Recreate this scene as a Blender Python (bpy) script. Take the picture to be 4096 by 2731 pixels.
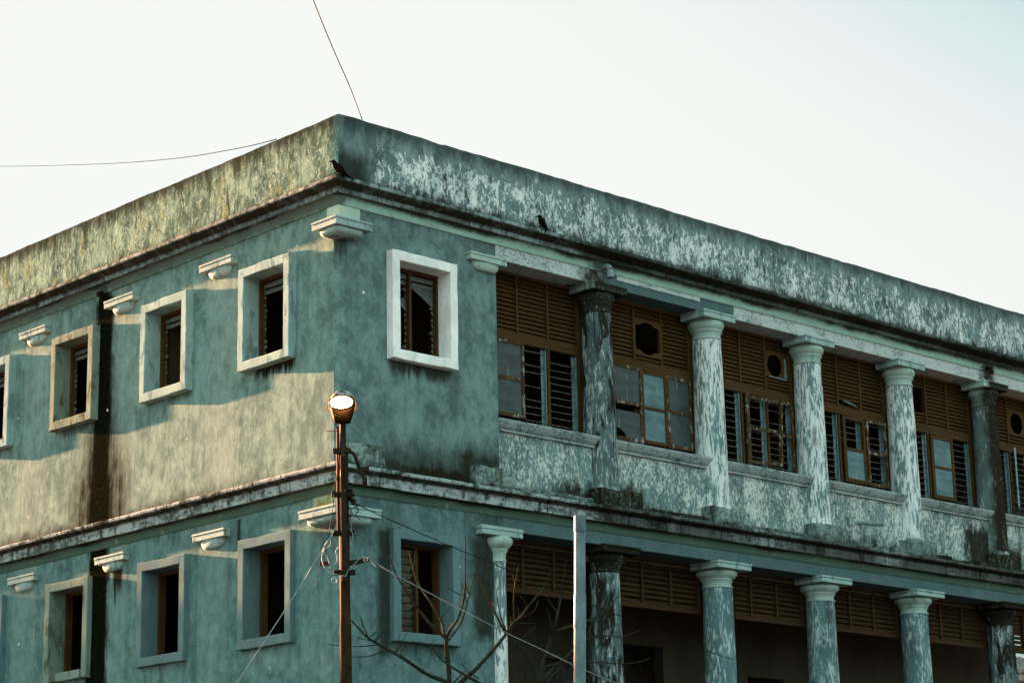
import bpy, bmesh, math, random
from mathutils import Vector, Matrix, noise as mnoise
random.seed(11)
R = math.radians
for o in list(bpy.data.objects):
    bpy.data.objects.remove(o)
sc = bpy.context.scene
col = sc.collection

# ------------------------------------------------------------------ camera
cam_d = bpy.data.cameras.new('camera')
cam = bpy.data.objects.new('camera', cam_d)
col.objects.link(cam)
cam_d.sensor_width = 36.0
cam_d.sensor_fit = 'HORIZONTAL'
cam_d.lens = 79.39
cam_d.clip_start = 0.1
cam_d.clip_end = 3000
YAW, PITCH, ROLL = 0.809, 0.2576, -0.0209
fwd = Vector((math.cos(YAW) * math.cos(PITCH), math.sin(YAW) * math.cos(PITCH), math.sin(PITCH)))
rgt0 = Vector((math.sin(YAW), -math.cos(YAW), 0))
up0 = rgt0.cross(fwd)
rgt = rgt0 * math.cos(ROLL) + up0 * math.sin(ROLL)
upv = -rgt0 * math.sin(ROLL) + up0 * math.cos(ROLL)
cam.matrix_world = Matrix(((rgt.x, upv.x, -fwd.x, -22.153), (rgt.y, upv.y, -fwd.y, -27.244),
                           (rgt.z, upv.z, -fwd.z, 1.6), (0, 0, 0, 1)))
sc.camera = cam

# ------------------------------------------------------------------ sky, sun, exposure
SUN_AZ = math.atan2(-0.0696, 1.0)          # from +Y, towards -X
SUN_EL = R(10.6)
world = bpy.data.worlds.new('World')
sc.world = world
world.use_nodes = True
wn = world.node_tree.nodes
wl = world.node_tree.links
wn.clear()
w_out = wn.new('ShaderNodeOutputWorld')
w_bg = wn.new('ShaderNodeBackground')
w_sky = wn.new('ShaderNodeTexSky')
w_sky.sky_type = 'NISHITA'
w_sky.sun_disc = False
w_sky.sun_elevation = SUN_EL
w_sky.sun_rotation = SUN_AZ
w_sky.air_density = 1.0
w_sky.dust_density = 2.0
w_sky.ozone_density = 1.0
SKY_DIR = (-0.690, -0.724, 0.0)             # extra sky brightness added behind the street to fill the shaded facades


def wv(cls, **kw):
    n = wn.new(cls)
    for k_, v_ in kw.items():
        setattr(n, k_, v_)
    return n


w_hs = wv('ShaderNodeHueSaturation')
w_hs.inputs['Saturation'].default_value = 0.26
wl.new(w_sky.outputs[0], w_hs.inputs['Color'])
w_k = wv('ShaderNodeVectorMath', operation='MULTIPLY_ADD')       # soft clip of the sky colour evens it out
w_k.inputs[1].default_value = (-4.40, -4.00, -3.40)
w_k.inputs[2].default_value = (9.80, 8.80, 7.50)
wl.new(w_hs.outputs[0], w_k.inputs[0])
w_sep = wv('ShaderNodeSeparateXYZ')
wl.new(w_k.outputs[0], w_sep.inputs[0])
w_cmb = wv('ShaderNodeCombineXYZ')
for i_ in range(3):
    e_ = wv('ShaderNodeMath', operation='EXPONENT')
    wl.new(w_sep.outputs[i_], e_.inputs[0])
    m_ = wv('ShaderNodeMath', operation='SUBTRACT')
    m_.use_clamp = True
    m_.inputs[0].default_value = 1.0
    wl.new(e_.outputs[0], m_.inputs[1])
    f_ = wv('ShaderNodeMath', operation='MAXIMUM')
    f_.inputs[1].default_value = (0.52, 0.70, 0.66)[i_]
    wl.new(m_.outputs[0], f_.inputs[0])
    wl.new(f_.outputs[0], w_cmb.inputs[i_])
w_tc = wv('ShaderNodeTexCoord')
w_dot = wv('ShaderNodeVectorMath', operation='DOT_PRODUCT')
wl.new(w_tc.outputs['Generated'], w_dot.inputs[0])
w_dot.inputs[1].default_value = SKY_DIR
w_mr = wv('ShaderNodeMapRange', interpolation_type='SMOOTHSTEP')
wl.new(w_dot.outputs['Value'], w_mr.inputs[0])
w_mr.inputs[1].default_value = -0.45
w_mr.inputs[2].default_value = 0.55
w_mr.inputs[3].default_value = 0.0
w_mr.inputs[4].default_value = 1.0
w_mul = wv('ShaderNodeMixRGB', blend_type='MIX')
wl.new(w_mr.outputs[0], w_mul.inputs[0])
w_tint = wv('ShaderNodeVectorMath', operation='MULTIPLY')
wl.new(w_cmb.outputs[0], w_tint.inputs[0])
w_tint.inputs[1].default_value = (0.935, 0.950, 0.925)
wl.new(w_tint.outputs[0], w_mul.inputs[1])
w_mul.inputs[2].default_value = (1.36, 1.98, 1.93, 1)
w_sc = wv('ShaderNodeVectorMath', operation='SCALE')
wl.new(w_mul.outputs[0], w_sc.inputs[0])
w_sc.inputs['Scale'].default_value = 0.744
wl.new(w_sc.outputs[0], w_bg.inputs[0])
w_bg.inputs[1].default_value = 0.05
wl.new(w_bg.outputs[0], w_out.inputs[0])

sun_d = bpy.data.lights.new('sun', 'SUN')
sun_d.energy = 5.0
sun_d.angle = R(0.55)
sun_d.color = (1.0, 0.43, 0.22)
sun = bpy.data.objects.new('sun', sun_d)
col.objects.link(sun)
sun.rotation_euler = Vector((0.0696, -1.0, -0.1877)).to_track_quat('-Z', 'Y').to_euler()
sun.location = (-5, 70, 30)

sc.view_settings.view_transform = 'Standard'
sc.view_settings.look = 'None'
sc.view_settings.gamma = 1.0
sc.view_settings.exposure = 4.75
sc.cycles.max_bounces = 6
sc.cycles.diffuse_bounces = 4
sc.cycles.glossy_bounces = 3
sc.cycles.transparent_max_bounces = 12


# ------------------------------------------------------------------ node helpers
class N:
    """small expression builder for shader nodes"""
    def __init__(self, name):
        self.m = bpy.data.materials.new(name)
        self.m.use_nodes = True
        self.t = self.m.node_tree
        self.t.nodes.clear()
        self.out = self.t.nodes.new('ShaderNodeOutputMaterial')
        self.b = self.t.nodes.new('ShaderNodeBsdfPrincipled')
        self.t.links.new(self.b.outputs[0], self.out.inputs[0])
        g = self.t.nodes.new('ShaderNodeNewGeometry')
        self.P = g.outputs['Position']
        s = self.t.nodes.new('ShaderNodeSeparateXYZ')
        self.t.links.new(self.P, s.inputs[0])
        self.x, self.y, self.z = s.outputs

    def put(self, sock, v):
        if isinstance(v, bpy.types.NodeSocket):
            self.t.links.new(v, sock)
        elif isinstance(v, (tuple, list)):
            v = tuple(v)
            if len(sock.default_value) == 4 and len(v) == 3:
                v = v + (1,)
            sock.default_value = v
        else:
            sock.default_value = v

    def M(self, op, a, b=0.0, c=0.0, clamp=False):
        n = self.t.nodes.new('ShaderNodeMath')
        n.operation = op
        n.use_clamp = clamp
        self.put(n.inputs[0], a)
        self.put(n.inputs[1], b)
        self.put(n.inputs[2], c)
        return n.outputs[0]

    def add(self, a, b): return self.M('ADD', a, b)
    def sub(self, a, b): return self.M('SUBTRACT', a, b)
    def mul(self, a, b): return self.M('MULTIPLY', a, b)
    def mx(self, a, b): return self.M('MAXIMUM', a, b)
    def mn(self, a, b): return self.M('MINIMUM', a, b)
    def inv(self, a): return self.M('SUBTRACT', 1.0, a)
    def abs(self, a): return self.M('ABSOLUTE', a)

    def S(self, a, b, v, lo=0.0, hi=1.0):
        """smoothstep from a to b (a may exceed b)"""
        n = self.t.nodes.new('ShaderNodeMapRange')
        n.interpolation_type = 'SMOOTHSTEP'
        if a > b:
            a, b, lo, hi = b, a, hi, lo
        self.put(n.inputs[0], v)
        n.inputs[1].default_value = a
        n.inputs[2].default_value = b
        n.inputs[3].default_value = lo
        n.inputs[4].default_value = hi
        return n.outputs[0]

    def vec(self, sx=1, sy=1, sz=1, off=(0, 0, 0), src=None):
        n = self.t.nodes.new('ShaderNodeVectorMath')
        n.operation = 'MULTIPLY_ADD'
        self.put(n.inputs[0], src or self.P)
        n.inputs[1].default_value = (sx, sy, sz)
        n.inputs[2].default_value = off
        return n.outputs[0]

    def warp(self, v, scale, amt):
        n = self.t.nodes.new('ShaderNodeTexNoise')
        self.put(n.inputs['Vector'], v)
        n.inputs['Scale'].default_value = scale
        n.inputs['Detail'].default_value = 3
        a = self.t.nodes.new('ShaderNodeVectorMath')
        a.operation = 'MULTIPLY_ADD'
        self.put(a.inputs[0], n.outputs['Color'])
        a.inputs[1].default_value = (amt, amt, amt)
        self.put(a.inputs[2], v)
        return a.outputs[0]

    def noise(self, v, scale, detail=4, rough=0.55, dist=0.0):
        n = self.t.nodes.new('ShaderNodeTexNoise')
        self.put(n.inputs['Vector'], v)
        n.inputs['Scale'].default_value = scale
        n.inputs['Detail'].default_value = detail
        n.inputs['Roughness'].default_value = rough
        n.inputs['Distortion'].default_value = dist
        return n.outputs['Fac']

    def vor(self, v, scale, rnd=1.0):
        n = self.t.nodes.new('ShaderNodeTexVoronoi')
        self.put(n.inputs['Vector'], v)
        n.inputs['Scale'].default_value = scale
        n.inputs['Randomness'].default_value = rnd
        return n.outputs['Distance'], n.outputs['Color']

    def mix(self, f, a, b, mode='MIX'):
        n = self.t.nodes.new('ShaderNodeMixRGB')
        n.blend_type = mode
        self.put(n.inputs[0], f)
        self.put(n.inputs[1], a)
        self.put(n.inputs[2], b)
        return n.outputs[0]

    def rgb(self, v):
        n = self.t.nodes.new('ShaderNodeCombineXYZ')
        for i in range(3):
            self.put(n.inputs[i], v)
        return n.outputs[0]

    def done(self, color, rough=0.9, height=None, bump=0.3, dist=0.01, spec=0.0, metal=0.0):
        self.put(self.b.inputs['Base Color'], color)
        self.put(self.b.inputs['Roughness'], rough)
        self.b.inputs['Specular IOR Level'].default_value = spec
        self.b.inputs['Metallic'].default_value = metal
        if height is not None:
            n = self.t.nodes.new('ShaderNodeBump')
            n.inputs['Strength'].default_value = bump
            n.inputs['Distance'].default_value = dist
            self.put(n.inputs['Height'], height)
            self.t.links.new(n.outputs[0], self.b.inputs['Normal'])
        return self.m

    def box(self, axis, a0, a1, z0, z1, soft=0.08, jit=0.0, jn=None):
        """soft mask a0<axis<a1, z0<z<z1, its edges disturbed by jn"""
        if jn is not None and jit:
            j = self.mul(self.sub(jn, 0.5), jit)
            axis = self.add(axis, j)
            zz = self.add(self.z, j)
        else:
            zz = self.z
        m = self.mul(self.S(a0 - soft, a0 + soft, axis), self.S(a1 + soft, a1 - soft, axis))
        return self.mul(m, self.mul(self.S(z0 - soft, z0 + soft, zz), self.S(z1 + soft, z1 - soft, zz)))

    def drip(self, axis, a0, a1, zt, length, soft=0.08, freq=11.0, k=1.25):
        """dirt running down from height zt"""
        st = self.noise(self.vec(freq, freq, 0.9), 1.0, 3, 0.6)
        d = self.M('DIVIDE', self.sub(zt, self.z), length)
        m = self.S(0.0, 0.45, self.sub(self.mul(st, k), d))
        m = self.mul(m, self.S(-0.01, 0.01, self.sub(zt, self.z)))
        return self.mul(m, self.mul(self.S(a0 - soft, a0 + soft, axis), self.S(a1 + soft, a1 - soft, axis)))


GRIME = (0.014, 0.011, 0.007)


def mat_wall():
    n = N('cement plaster')
    P = n.P
    big = n.noise(n.vec(1, 1, 0.55), 0.95, 4, 0.6, 0.5)
    med = n.noise(n.warp(n.vec(1, 1, 0.8), 2.6, 0.16), 4.4, 10, 0.74, 0.2)
    strk = n.noise(n.vec(4.5, 4.5, 0.35), 1.0, 5, 0.62)
    fine = n.noise(P, 42, 4, 0.7)
    grain = n.noise(P, 130, 2, 0.6)
    v = n.add(n.add(n.mul(big, 0.22), n.mul(med, 0.60)), n.mul(strk, 0.18))
    c = n.mix(n.S(0.40, 0.60, v), (0.074, 0.112, 0.110), (0.148, 0.216, 0.210))
    c = n.mix(n.mul(n.S(0.58, 0.74, med), 0.6), c, (0.185, 0.250, 0.244))
    c = n.mix(n.mul(n.S(0.42, 0.28, med), 0.6), c, (0.042, 0.062, 0.060))
    c = n.mix(1.0, c, n.rgb(n.S(0.2, 0.8, n.add(n.mul(fine, 0.55), n.mul(grain, 0.45)), 0.64, 1.32)), 'MULTIPLY')
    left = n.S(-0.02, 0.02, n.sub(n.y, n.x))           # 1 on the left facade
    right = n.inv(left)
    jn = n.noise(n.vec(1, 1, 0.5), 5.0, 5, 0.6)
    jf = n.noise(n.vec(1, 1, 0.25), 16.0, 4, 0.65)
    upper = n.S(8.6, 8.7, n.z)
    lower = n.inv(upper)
    c = n.mix(left, c, n.mix(1.0, c, (1.08, 1.17, 1.10), 'MULTIPLY'))  # stronger sun and sky light painted into the left facade's colour
    c = n.mix(n.mul(lower, 0.55), c, n.mix(1.0, c, (0.52, 0.66, 0.72), 'MULTIPLY'))    # street shade painted in: lower storey darker and bluer
    for yc in (3.20, 6.15, 9.06):
        e = n.sub(n.abs(n.sub(n.y, yc)), 0.42)
        c = n.mix(n.mul(n.mul(n.S(0.01, -0.01, e), left), 0.20), c, (0.20, 0.265, 0.255))
        c = n.mix(n.mul(n.mul(n.S(0.012, 0.003, n.abs(e)), left), n.mul(n.S(0.4, 0.6, med), 0.35)), c, (0.03, 0.04, 0.038))
    ve = n.t.nodes.new('ShaderNodeTexVoronoi')
    ve.feature = 'DISTANCE_TO_EDGE'
    ve.inputs['Scale'].default_value = 0.55
    n.put(ve.inputs['Vector'], n.warp(n.vec(1, 1, 0.8), 1.6, 0.18))
    crk = n.mul(n.S(0.0045, 0.0012, ve.outputs['Distance']), n.S(0.52, 0.62, big))
    c = n.mix(n.mul(crk, 0.35), c, (0.02, 0.026, 0.024))
    # long black water stain below the roof drain, left facade
    thin = n.noise(n.vec(16, 16, 0.7), 1.0, 5, 0.68)
    hw = n.add(0.26, n.S(10.3, 9.0, n.z, 0.0, 0.10))
    hw = n.add(hw, n.add(n.mul(n.sub(jn, 0.5), 0.22), n.mul(n.sub(thin, 0.5), 0.34)))
    hw = n.mul(hw, n.S(13.38, 12.9, n.z, 0.25, 1.0))
    dy = n.abs(n.sub(n.y, n.add(6.79, n.mul(n.sub(big, 0.5), 0.15))))
    dd = n.sub(dy, hw)
    s1 = n.mul(n.mul(n.S(0.16, -0.10, dd), upper), left)
    s1h = n.mul(n.mul(n.S(0.75, -0.05, n.add(dd, n.S(12.0, 9.1, n.z, 0.34, -0.22))), upper), left)
    s1h = n.mul(s1h, n.S(0.30, 0.62, n.add(n.mul(thin, 0.30), n.mul(jn, 0.70)), 0.55, 1.0))
    hw2 = n.add(0.29, n.add(n.mul(n.sub(jn, 0.5), 0.25), n.mul(n.sub(thin, 0.5), 0.30)))
    s2 = n.mul(n.mul(n.S(0.12, -0.07, n.sub(n.abs(n.sub(n.y, 6.62)), hw2)), lower), left)
    s2b = n.mul(n.mul(n.drip(n.y, 5.86, 6.16, 8.0, 1.2, 0.05), lower), left)
    s2c = n.mul(n.mul(n.drip(n.y, 2.42, 2.52, 8.35, 1.1, 0.05), lower), left)
    core = n.mx(s1, s2)
    D = n.mx(n.mx(s1, n.mul(s1h, n.S(11.0, 9.6, n.z, 0.70, 1.0))), n.mx(s2, n.mx(s2b, s2c)))
    # drips under the projecting windows
    for (y0, y1, L, k) in ((1.15, 2.2, 0.42, 1.0), (4.0, 4.7, 0.26, 0.5), (7.2, 8.1, 0.34, 0.6)):
        D = n.mx(D, n.mul(n.mul(n.drip(n.y, y0, y1, 10.84, L), n.mul(upper, left)), k))
    D = n.mx(D, n.mul(n.mul(n.drip(n.x, 1.05, 2.4, 10.77, 0.5), n.mul(upper, right)), 0.85))
    D = n.mx(D, n.mul(n.mul(n.drip(n.x, 1.0, 2.3, 6.16, 0.4), n.mul(lower, right)), 0.6))
    D = n.mx(D, n.mul(n.mul(n.box(n.x, 2.35, 2.62, 10.0, 10.78, 0.12, 0.3, jf), n.mul(upper, right)), 0.45))
    # corner streak under the corner capital
    D = n.mx(D, n.mul(n.mul(n.drip(n.x, -0.05, 0.16, 12.68, 0.7, 0.04), n.mul(upper, n.S(0.16, 0.08, n.y))), 0.75))
    # rising damp above the string course
    zb = n.add(n.z, n.mul(n.sub(jn, 0.5), 0.42))
    zb = n.add(zb, n.mul(n.sub(jf, 0.5), 0.18))
    base = n.mul(n.mx(n.S(9.26, 9.00, zb), n.mul(n.S(9.66, 9.0, zb), 0.85)), upper)
    ru = n.S(0.75, 1.0, n.x)
    base_r = n.mul(n.mul(base, right), n.mul(ru, n.S(0.6, 1.8, n.x, 0.85, 1.0)))
    D = n.mx(D, base_r)
    D = n.mx(D, n.mul(n.mul(n.box(n.x, 2.5, 2.95, 8.7, 9.5, 0.18, 0.4, jn), n.mul(upper, right)), 0.95))
    D = n.mx(D, n.mul(n.mul(n.box(n.x, 2.7, 3.5, 9.1, 9.5, 0.2, 0.2, jn), n.mul(upper, right)), 0.85))
    base_l = n.mul(n.mul(n.S(9.22, 8.85, zb), upper), n.mul(left, n.S(1.2, 6.0, n.y, 0.30, 0.85)))
    D = n.mx(D, base_l)
    # soot under the cornices and beside the lower right window
    D = n.mx(D, n.mul(n.drip(n.mx(n.x, n.y), 0.3, 14.0, 13.26, 0.35), 0.28))
    D = n.mx(D, n.mul(n.mul(n.box(n.x, 0.70, 1.0, 5.9, 7.95, 0.10, 0.2, jn), n.mul(lower, right)), 0.85))
    D = n.mx(D, n.mul(n.mul(n.box(n.x, 2.72, 3.25, 6.3, 8.0, 0.14, 0.35, jn), n.mul(lower, right)), 0.88))
    D = n.mul(D, n.S(0.15, 0.45, fine, 0.82, 1.0))
    c = n.mix(D, c, n.mix(n.S(0.35, 0.7, jf), (0.010, 0.010, 0.006), (0.022, 0.019, 0.010)))
    c = n.mix(core, c, n.mix(n.S(0.55, 0.75, n.noise(n.vec(1, 1, 0.6), 30, 5, 0.7)), (0.0035, 0.0042, 0.0022), (0.035, 0.042, 0.036)))
    # a few pale chips and droppings
    d1, cc = n.vor(n.vec(1, 1, 0.8), 1.7)
    chip = n.S(0.045, 0.028, n.add(d1, n.mul(n.sub(fine, 0.5), 0.05)))
    c = n.mix(n.mul(chip, 0.8), c, (0.70, 0.70, 0.66))
    h = n.add(n.mul(n.noise(n.vec(1, 1, 0.6), 9, 6, 0.62), 1.0), n.mul(fine, 0.22))
    return n.done(c, 0.95, h, 0.10, 0.030)


def mat_parapet():
    n = N('flaking limewash')
    left = n.S(-0.02, 0.02, n.sub(n.y, n.x))
    u = n.mx(n.x, n.y)
    v = n.warp(n.vec(1, 1, 0.50), 4.5, 0.24)
    f = n.add(n.mul(n.noise(v, 11.0, 8, 0.68, 0.9), 0.68), n.mul(n.noise(n.vec(1, 1, 0.6), 24.0, 5, 0.65), 0.32))
    big = n.noise(n.vec(1, 1, 0.8), 0.9, 3, 0.5)
    fine = n.noise(n.P, 38, 4, 0.7)
    blot = n.noise(n.vec(1, 1, 0.45, (7, 3, 2)), 3.0, 6, 0.6, 0.5)
    jn = n.noise(n.vec(1, 1, 0.35), 7.0, 5, 0.62)
    base_r = n.mix(n.S(0.3, 0.7, blot), (0.046, 0.072, 0.074), (0.140, 0.200, 0.204))
    zc = n.S(14.62, 14.28, n.add(n.z, n.mul(n.sub(jn, 0.5), 0.7)))     # flakes only below the coping
    thr = n.sub(0.505, n.add(n.mul(n.sub(big, 0.5), 0.22), n.mul(n.sub(n.noise(n.vec(1, 1, 0.9, (9, 4, 1)), 2.4, 4, 0.6), 0.5), 0.26)))
    flake = n.S(-0.012, 0.028, n.sub(f, n.add(thr, n.mul(n.inv(zc), 0.16))))
    flake = n.mul(flake, n.S(0.55, 0.78, n.add(n.x, n.mul(n.sub(jn, 0.5), 0.35))))
    halo = n.mul(n.S(-0.10, 0.0, n.sub(f, thr)), n.S(0.5, 0.9, n.x))
    c_r = n.mix(n.mul(halo, 0.55), base_r, (0.20, 0.262, 0.258))
    c_r = n.mix(n.mul(flake, n.S(0.2, 0.6, fine, 0.72, 0.97)), c_r, n.mix(n.S(0.42, 0.62, blot), (0.40, 0.45, 0.44), (0.64, 0.64, 0.615)))
    # left side: cream wash with yellow lichen and green black streaks
    fl = n.S(0.40, 0.62, n.add(n.mul(n.noise(v, 12.0, 8, 0.70, 0.8), 0.6), n.mul(n.noise(n.vec(1, 1, 0.6), 2.2, 4, 0.6), 0.4)))
    c_l = n.mix(fl, (0.038, 0.074, 0.062), (0.165, 0.275, 0.235))
    yel = n.S(0.56, 0.66, n.noise(n.vec(1, 1, 0.45, (2, 9, 4)), 3.6, 5, 0.6, 0.4))
    c_l = n.mix(n.mul(yel, 0.7), c_l, (0.170, 0.215, 0.110))
    c_l = n.mix(n.mul(n.S(0.52, 0.60, f), 0.8), c_l, (0.25, 0.36, 0.32))
    c_l = n.mix(n.mul(n.S(0.44, 0.36, f), 0.7), c_l, (0.05, 0.075, 0.06))
    strk = n.add(n.mul(n.noise(n.vec(7, 7, 0.9), 1.0, 5, 0.65), 0.7), n.mul(n.noise(n.vec(1, 1, 0.8, (4, 4, 8)), 3.0, 6, 0.65), 0.3))
    strk = n.sub(strk, n.S(14.55, 14.05, n.z, 0.0, 0.13))
    c_l = n.mix(n.mul(n.S(0.44, 0.60, strk), 0.80), c_l, (0.020, 0.032, 0.020))
    c = n.mix(left, c_r, c_l)
    # coping and foot: black algae
    zt = n.add(n.z, n.mul(n.sub(jn, 0.5), 0.62))
    top = n.S(14.40, 14.70, zt)
    foot = n.S(13.82, 13.62, n.add(n.z, n.mul(n.sub(n.noise(n.vec(6, 6, 1.2), 1.0, 4, 0.6), 0.5), 0.55)))
    topk = n.add(0.72, n.mul(left, 0.10))
    D = n.mx(n.mul(top, topk), n.mul(foot, n.sub(0.95, n.mul(left, 0.35))))
    hole = n.box(n.x, 5.0, 9.5, 13.6, 14.3, 0.4, 0.5, jn)
    D = n.mx(D, n.mul(n.S(0.55, 0.68, n.noise(n.vec(1, 1, 0.30, (1, 5, 9)), 5.0, 7, 0.68, 0.6)), 0.85))
    near = n.mul(n.box(n.x, -0.2, 0.55, 13.5, 14.1, 0.15, 0.3, jn), n.inv(left))
    D = n.mx(D, n.mul(near, 0.9))
    c = n.mix(n.mul(D, n.S(0.15, 0.5, fine, 0.75, 1.0)), c, n.mix(jn, (0.008, 0.009, 0.006), (0.024, 0.028, 0.022)))
    # bleached arris at the corner
    arr = n.mul(n.S(0.16, 0.09, n.add(n.abs(n.add(n.x, 0.02)), n.abs(n.add(n.y, 0.02)))), n.mul(n.S(0.4, 0.6, jn), 0.22))
    c = n.mix(arr, c, (0.24, 0.30, 0.27))
    c = n.mix(1.0, c, n.rgb(n.S(0.2, 0.8, fine, 0.82, 1.15)), 'MULTIPLY')
    jl = n.mn(n.abs(n.sub(n.x, 10.9)), n.abs(n.sub(n.x, 17.1)))
    c = n.mix(n.mul(n.S(0.014, 0.004, jl), 0.7), c, GRIME)
    h = n.add(n.add(n.mul(flake, 0.35), n.mul(f, 0.5)), n.mul(fine, 0.25))
    return n.done(c, 0.95, h, 0.14, 0.022)


def mat_flaky(name, pal, base, scale=7.0, thr=0.52, stretch=0.4, dirt=0.0, algae=0.0, blur=0.03, side=0.0, sx=0.0, low=(0, 0), soot=None):
    """paint flaking off render; algae = share of black growth"""
    n = N(name)
    v = n.warp(n.vec(1, 1, stretch), 3.0, 0.22)
    f = n.add(n.mul(n.noise(v, scale * 2.7, 8, 0.70, 0.25), 0.74), n.mul(n.noise(n.vec(1, 1, stretch), scale * 0.6, 4, 0.6), 0.26))
    big = n.noise(n.vec(1, 1, 0.6), 1.6, 3, 0.5)
    fine = n.noise(n.P, 55, 4, 0.7)
    blot = n.noise(n.vec(1, 1, 0.5, (3, 1, 7)), 2.6, 5, 0.6)
    t = n.sub(thr, n.mul(n.sub(big, 0.5), 0.25))
    m = n.S(-blur, blur, n.sub(f, t))
    b = n.mix(n.S(0.3, 0.7, blot), tuple(x * 0.72 for x in base), tuple(x * 1.15 for x in base))
    c = n.mix(n.mul(m, n.S(0.2, 0.6, fine, 0.75, 1.0)), b, n.mix(blot, tuple(x * 0.85 for x in pal), pal))
    yel = n.mul(n.S(0.66, 0.74, n.noise(n.vec(1, 1, 0.7, (8, 8, 8)), 2.7, 5, 0.6)), 0.40)
    c = n.mix(yel, c, (0.42, 0.42, 0.24))
    D = n.mul(n.S(0.60 - 0.2 * dirt, 0.78 - 0.2 * dirt, n.noise(n.vec(1, 1, 0.3, (5, 2, 1)), 3.2, 6, 0.62, 0.5)), 0.75)
    if low[1]:
        jn = n.noise(n.vec(4, 4, 1.5), 1.0, 5, 0.6)
        D = n.mx(D, n.S(low[1], low[0], n.add(n.z, n.mul(n.sub(jn, 0.5), 0.5))))
    if algae:
        a = n.noise(n.warp(n.vec(1, 1, 0.28), 3.0, 0.3), 4.5, 7, 0.68, 0.6)
        k = n.S(0.62 - algae * 0.3, 0.72 - algae * 0.3, n.add(a, n.mx(n.S(9.0, 12.6, n.z, -0.10, 0.07), n.mul(n.S(8.6, 8.0, n.z), 0.04))))
        if sx:
            k = n.mul(k, n.S(sx - 0.12, sx + 0.10, n.add(n.x, n.mul(n.sub(a, 0.5), 0.3))))
        spk = n.S(0.60, 0.66, n.noise(n.vec(1, 1, 0.35, (6, 6, 6)), scale * 3.4, 6, 0.7))
        D = n.mx(D, n.mul(k, n.sub(0.97, n.mul(spk, 0.55))))
    if soot:
        for (a0, a1, z0, z1) in soot:
            jn2 = n.noise(n.vec(1, 1, 0.5), 5.0, 5, 0.65)
            D = n.mx(D, n.mul(n.box(n.x, a0, a1, z0, z1, 0.16, 0.75, jn2), 0.95))
    c = n.mix(n.mul(D, n.S(0.2, 0.5, fine, 0.9, 1.0)), c, GRIME)
    c = n.mix(1.0, c, n.rgb(n.S(0.2, 0.8, fine, 0.82, 1.16)), 'MULTIPLY')
    h = n.add(n.mul(m, 0.5), n.mul(fine, 0.3))
    return n.done(c, 0.93, h, 0.4, 0.008)


def mat_paint(name, pale, dirt=0.35, tint=(0.35, 0.36, 0.34), bump=0.25, scale=6.0, thr=0.60):
    n = N(name)
    st = n.vec(1, 1, 0.4)
    a = n.noise(n.warp(st, 4, 0.15), scale, 7, 0.65, 0.5)
    b = n.noise(n.P, 2.1, 4, 0.55)
    fine = n.noise(n.P, 65, 4, 0.7)
    c = n.mix(n.S(0.3, 0.75, b), tuple(x * 0.78 for x in pale), pale)
    c = n.mix(n.mul(n.S(thr - 0.10, thr + 0.05, n.add(a, n.mul(n.sub(b, 0.5), 0.25))), dirt), c, tint)
    c = n.mix(n.mul(n.S(0.70, 0.76, n.noise(n.vec(1, 1, .7, (4, 4, 4)), 5.5, 6, 0.7)), dirt * 1.4), c, (0.05, 0.048, 0.035))
    c = n.mix(1.0, c, n.rgb(n.S(0.2, 0.8, fine, 0.88, 1.10)), 'MULTIPLY')
    h = n.add(n.mul(a, 0.7), n.mul(fine, 0.35))
    return n.done(c, 0.88, h, bump, 0.008)


def mat_cove(name, pale, zt, length, amount):
    """green distempered cove; black mould creeping down from the ledge above"""
    n = N(name)
    b = n.noise(n.vec(1, 1, 0.8), 1.8, 4, 0.55)
    fine = n.noise(n.P, 60, 4, 0.7)
    c = n.mix(n.S(0.3, 0.7, b), tuple(x * 0.80 for x in pale), pale)
    fl = n.S(0.62, 0.66, n.noise(n.warp(n.vec(1, 1, 0.7), 4, .2), 5.0, 6, 0.6, 0.4))
    c = n.mix(n.mul(fl, 0.55), c, (0.20, 0.19, 0.14))
    u = n.mx(n.x, n.y)
    st = n.add(n.mul(n.noise(n.vec(2.6, 2.6, 0.3), 1.0, 5, 0.68), 0.78), n.mul(n.noise(n.vec(17, 17, 1.0), 1.0, 3, 0.6), 0.22))
    d = n.M('DIVIDE', n.sub(zt, n.z), length)
    big = n.noise(n.vec(1, 1, 0), 0.55, 2, 0.5)
    m = n.S(-0.08, 0.34, n.sub(n.add(n.mul(st, amount), n.mul(n.sub(big, 0.5), 1.1)), d))
    if zt > 13:
        jb = n.noise(n.vec(1, 1, 0.6), 5.0, 5, 0.65)
        m = n.mx(m, n.mul(n.box(n.x, 5.75, 6.45, 13.15, 13.4, 0.12, 0.3, jb), 0.85))
        m = n.mx(m, n.mul(n.box(n.x, -0.3, 0.12, 13.15, 13.45, 0.08, 0.3, jb), 0.8))
        m = n.mx(m, n.mul(n.box(n.y, 6.6, 6.95, 13.1, 13.4, 0.06, 0.2, jb), 0.95))
        m = n.mx(m, n.mul(n.box(n.x, 17.7, 18.2, 13.15, 13.45, 0.1, 0.3, jb), 0.9))
    c = n.mix(n.mul(m, 0.93), c, GRIME)
    c = n.mix(1.0, c, n.rgb(n.S(0.2, 0.8, fine, 0.90, 1.08)), 'MULTIPLY')
    return n.done(c, 0.85, fine, 0.15, 0.004)


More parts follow.
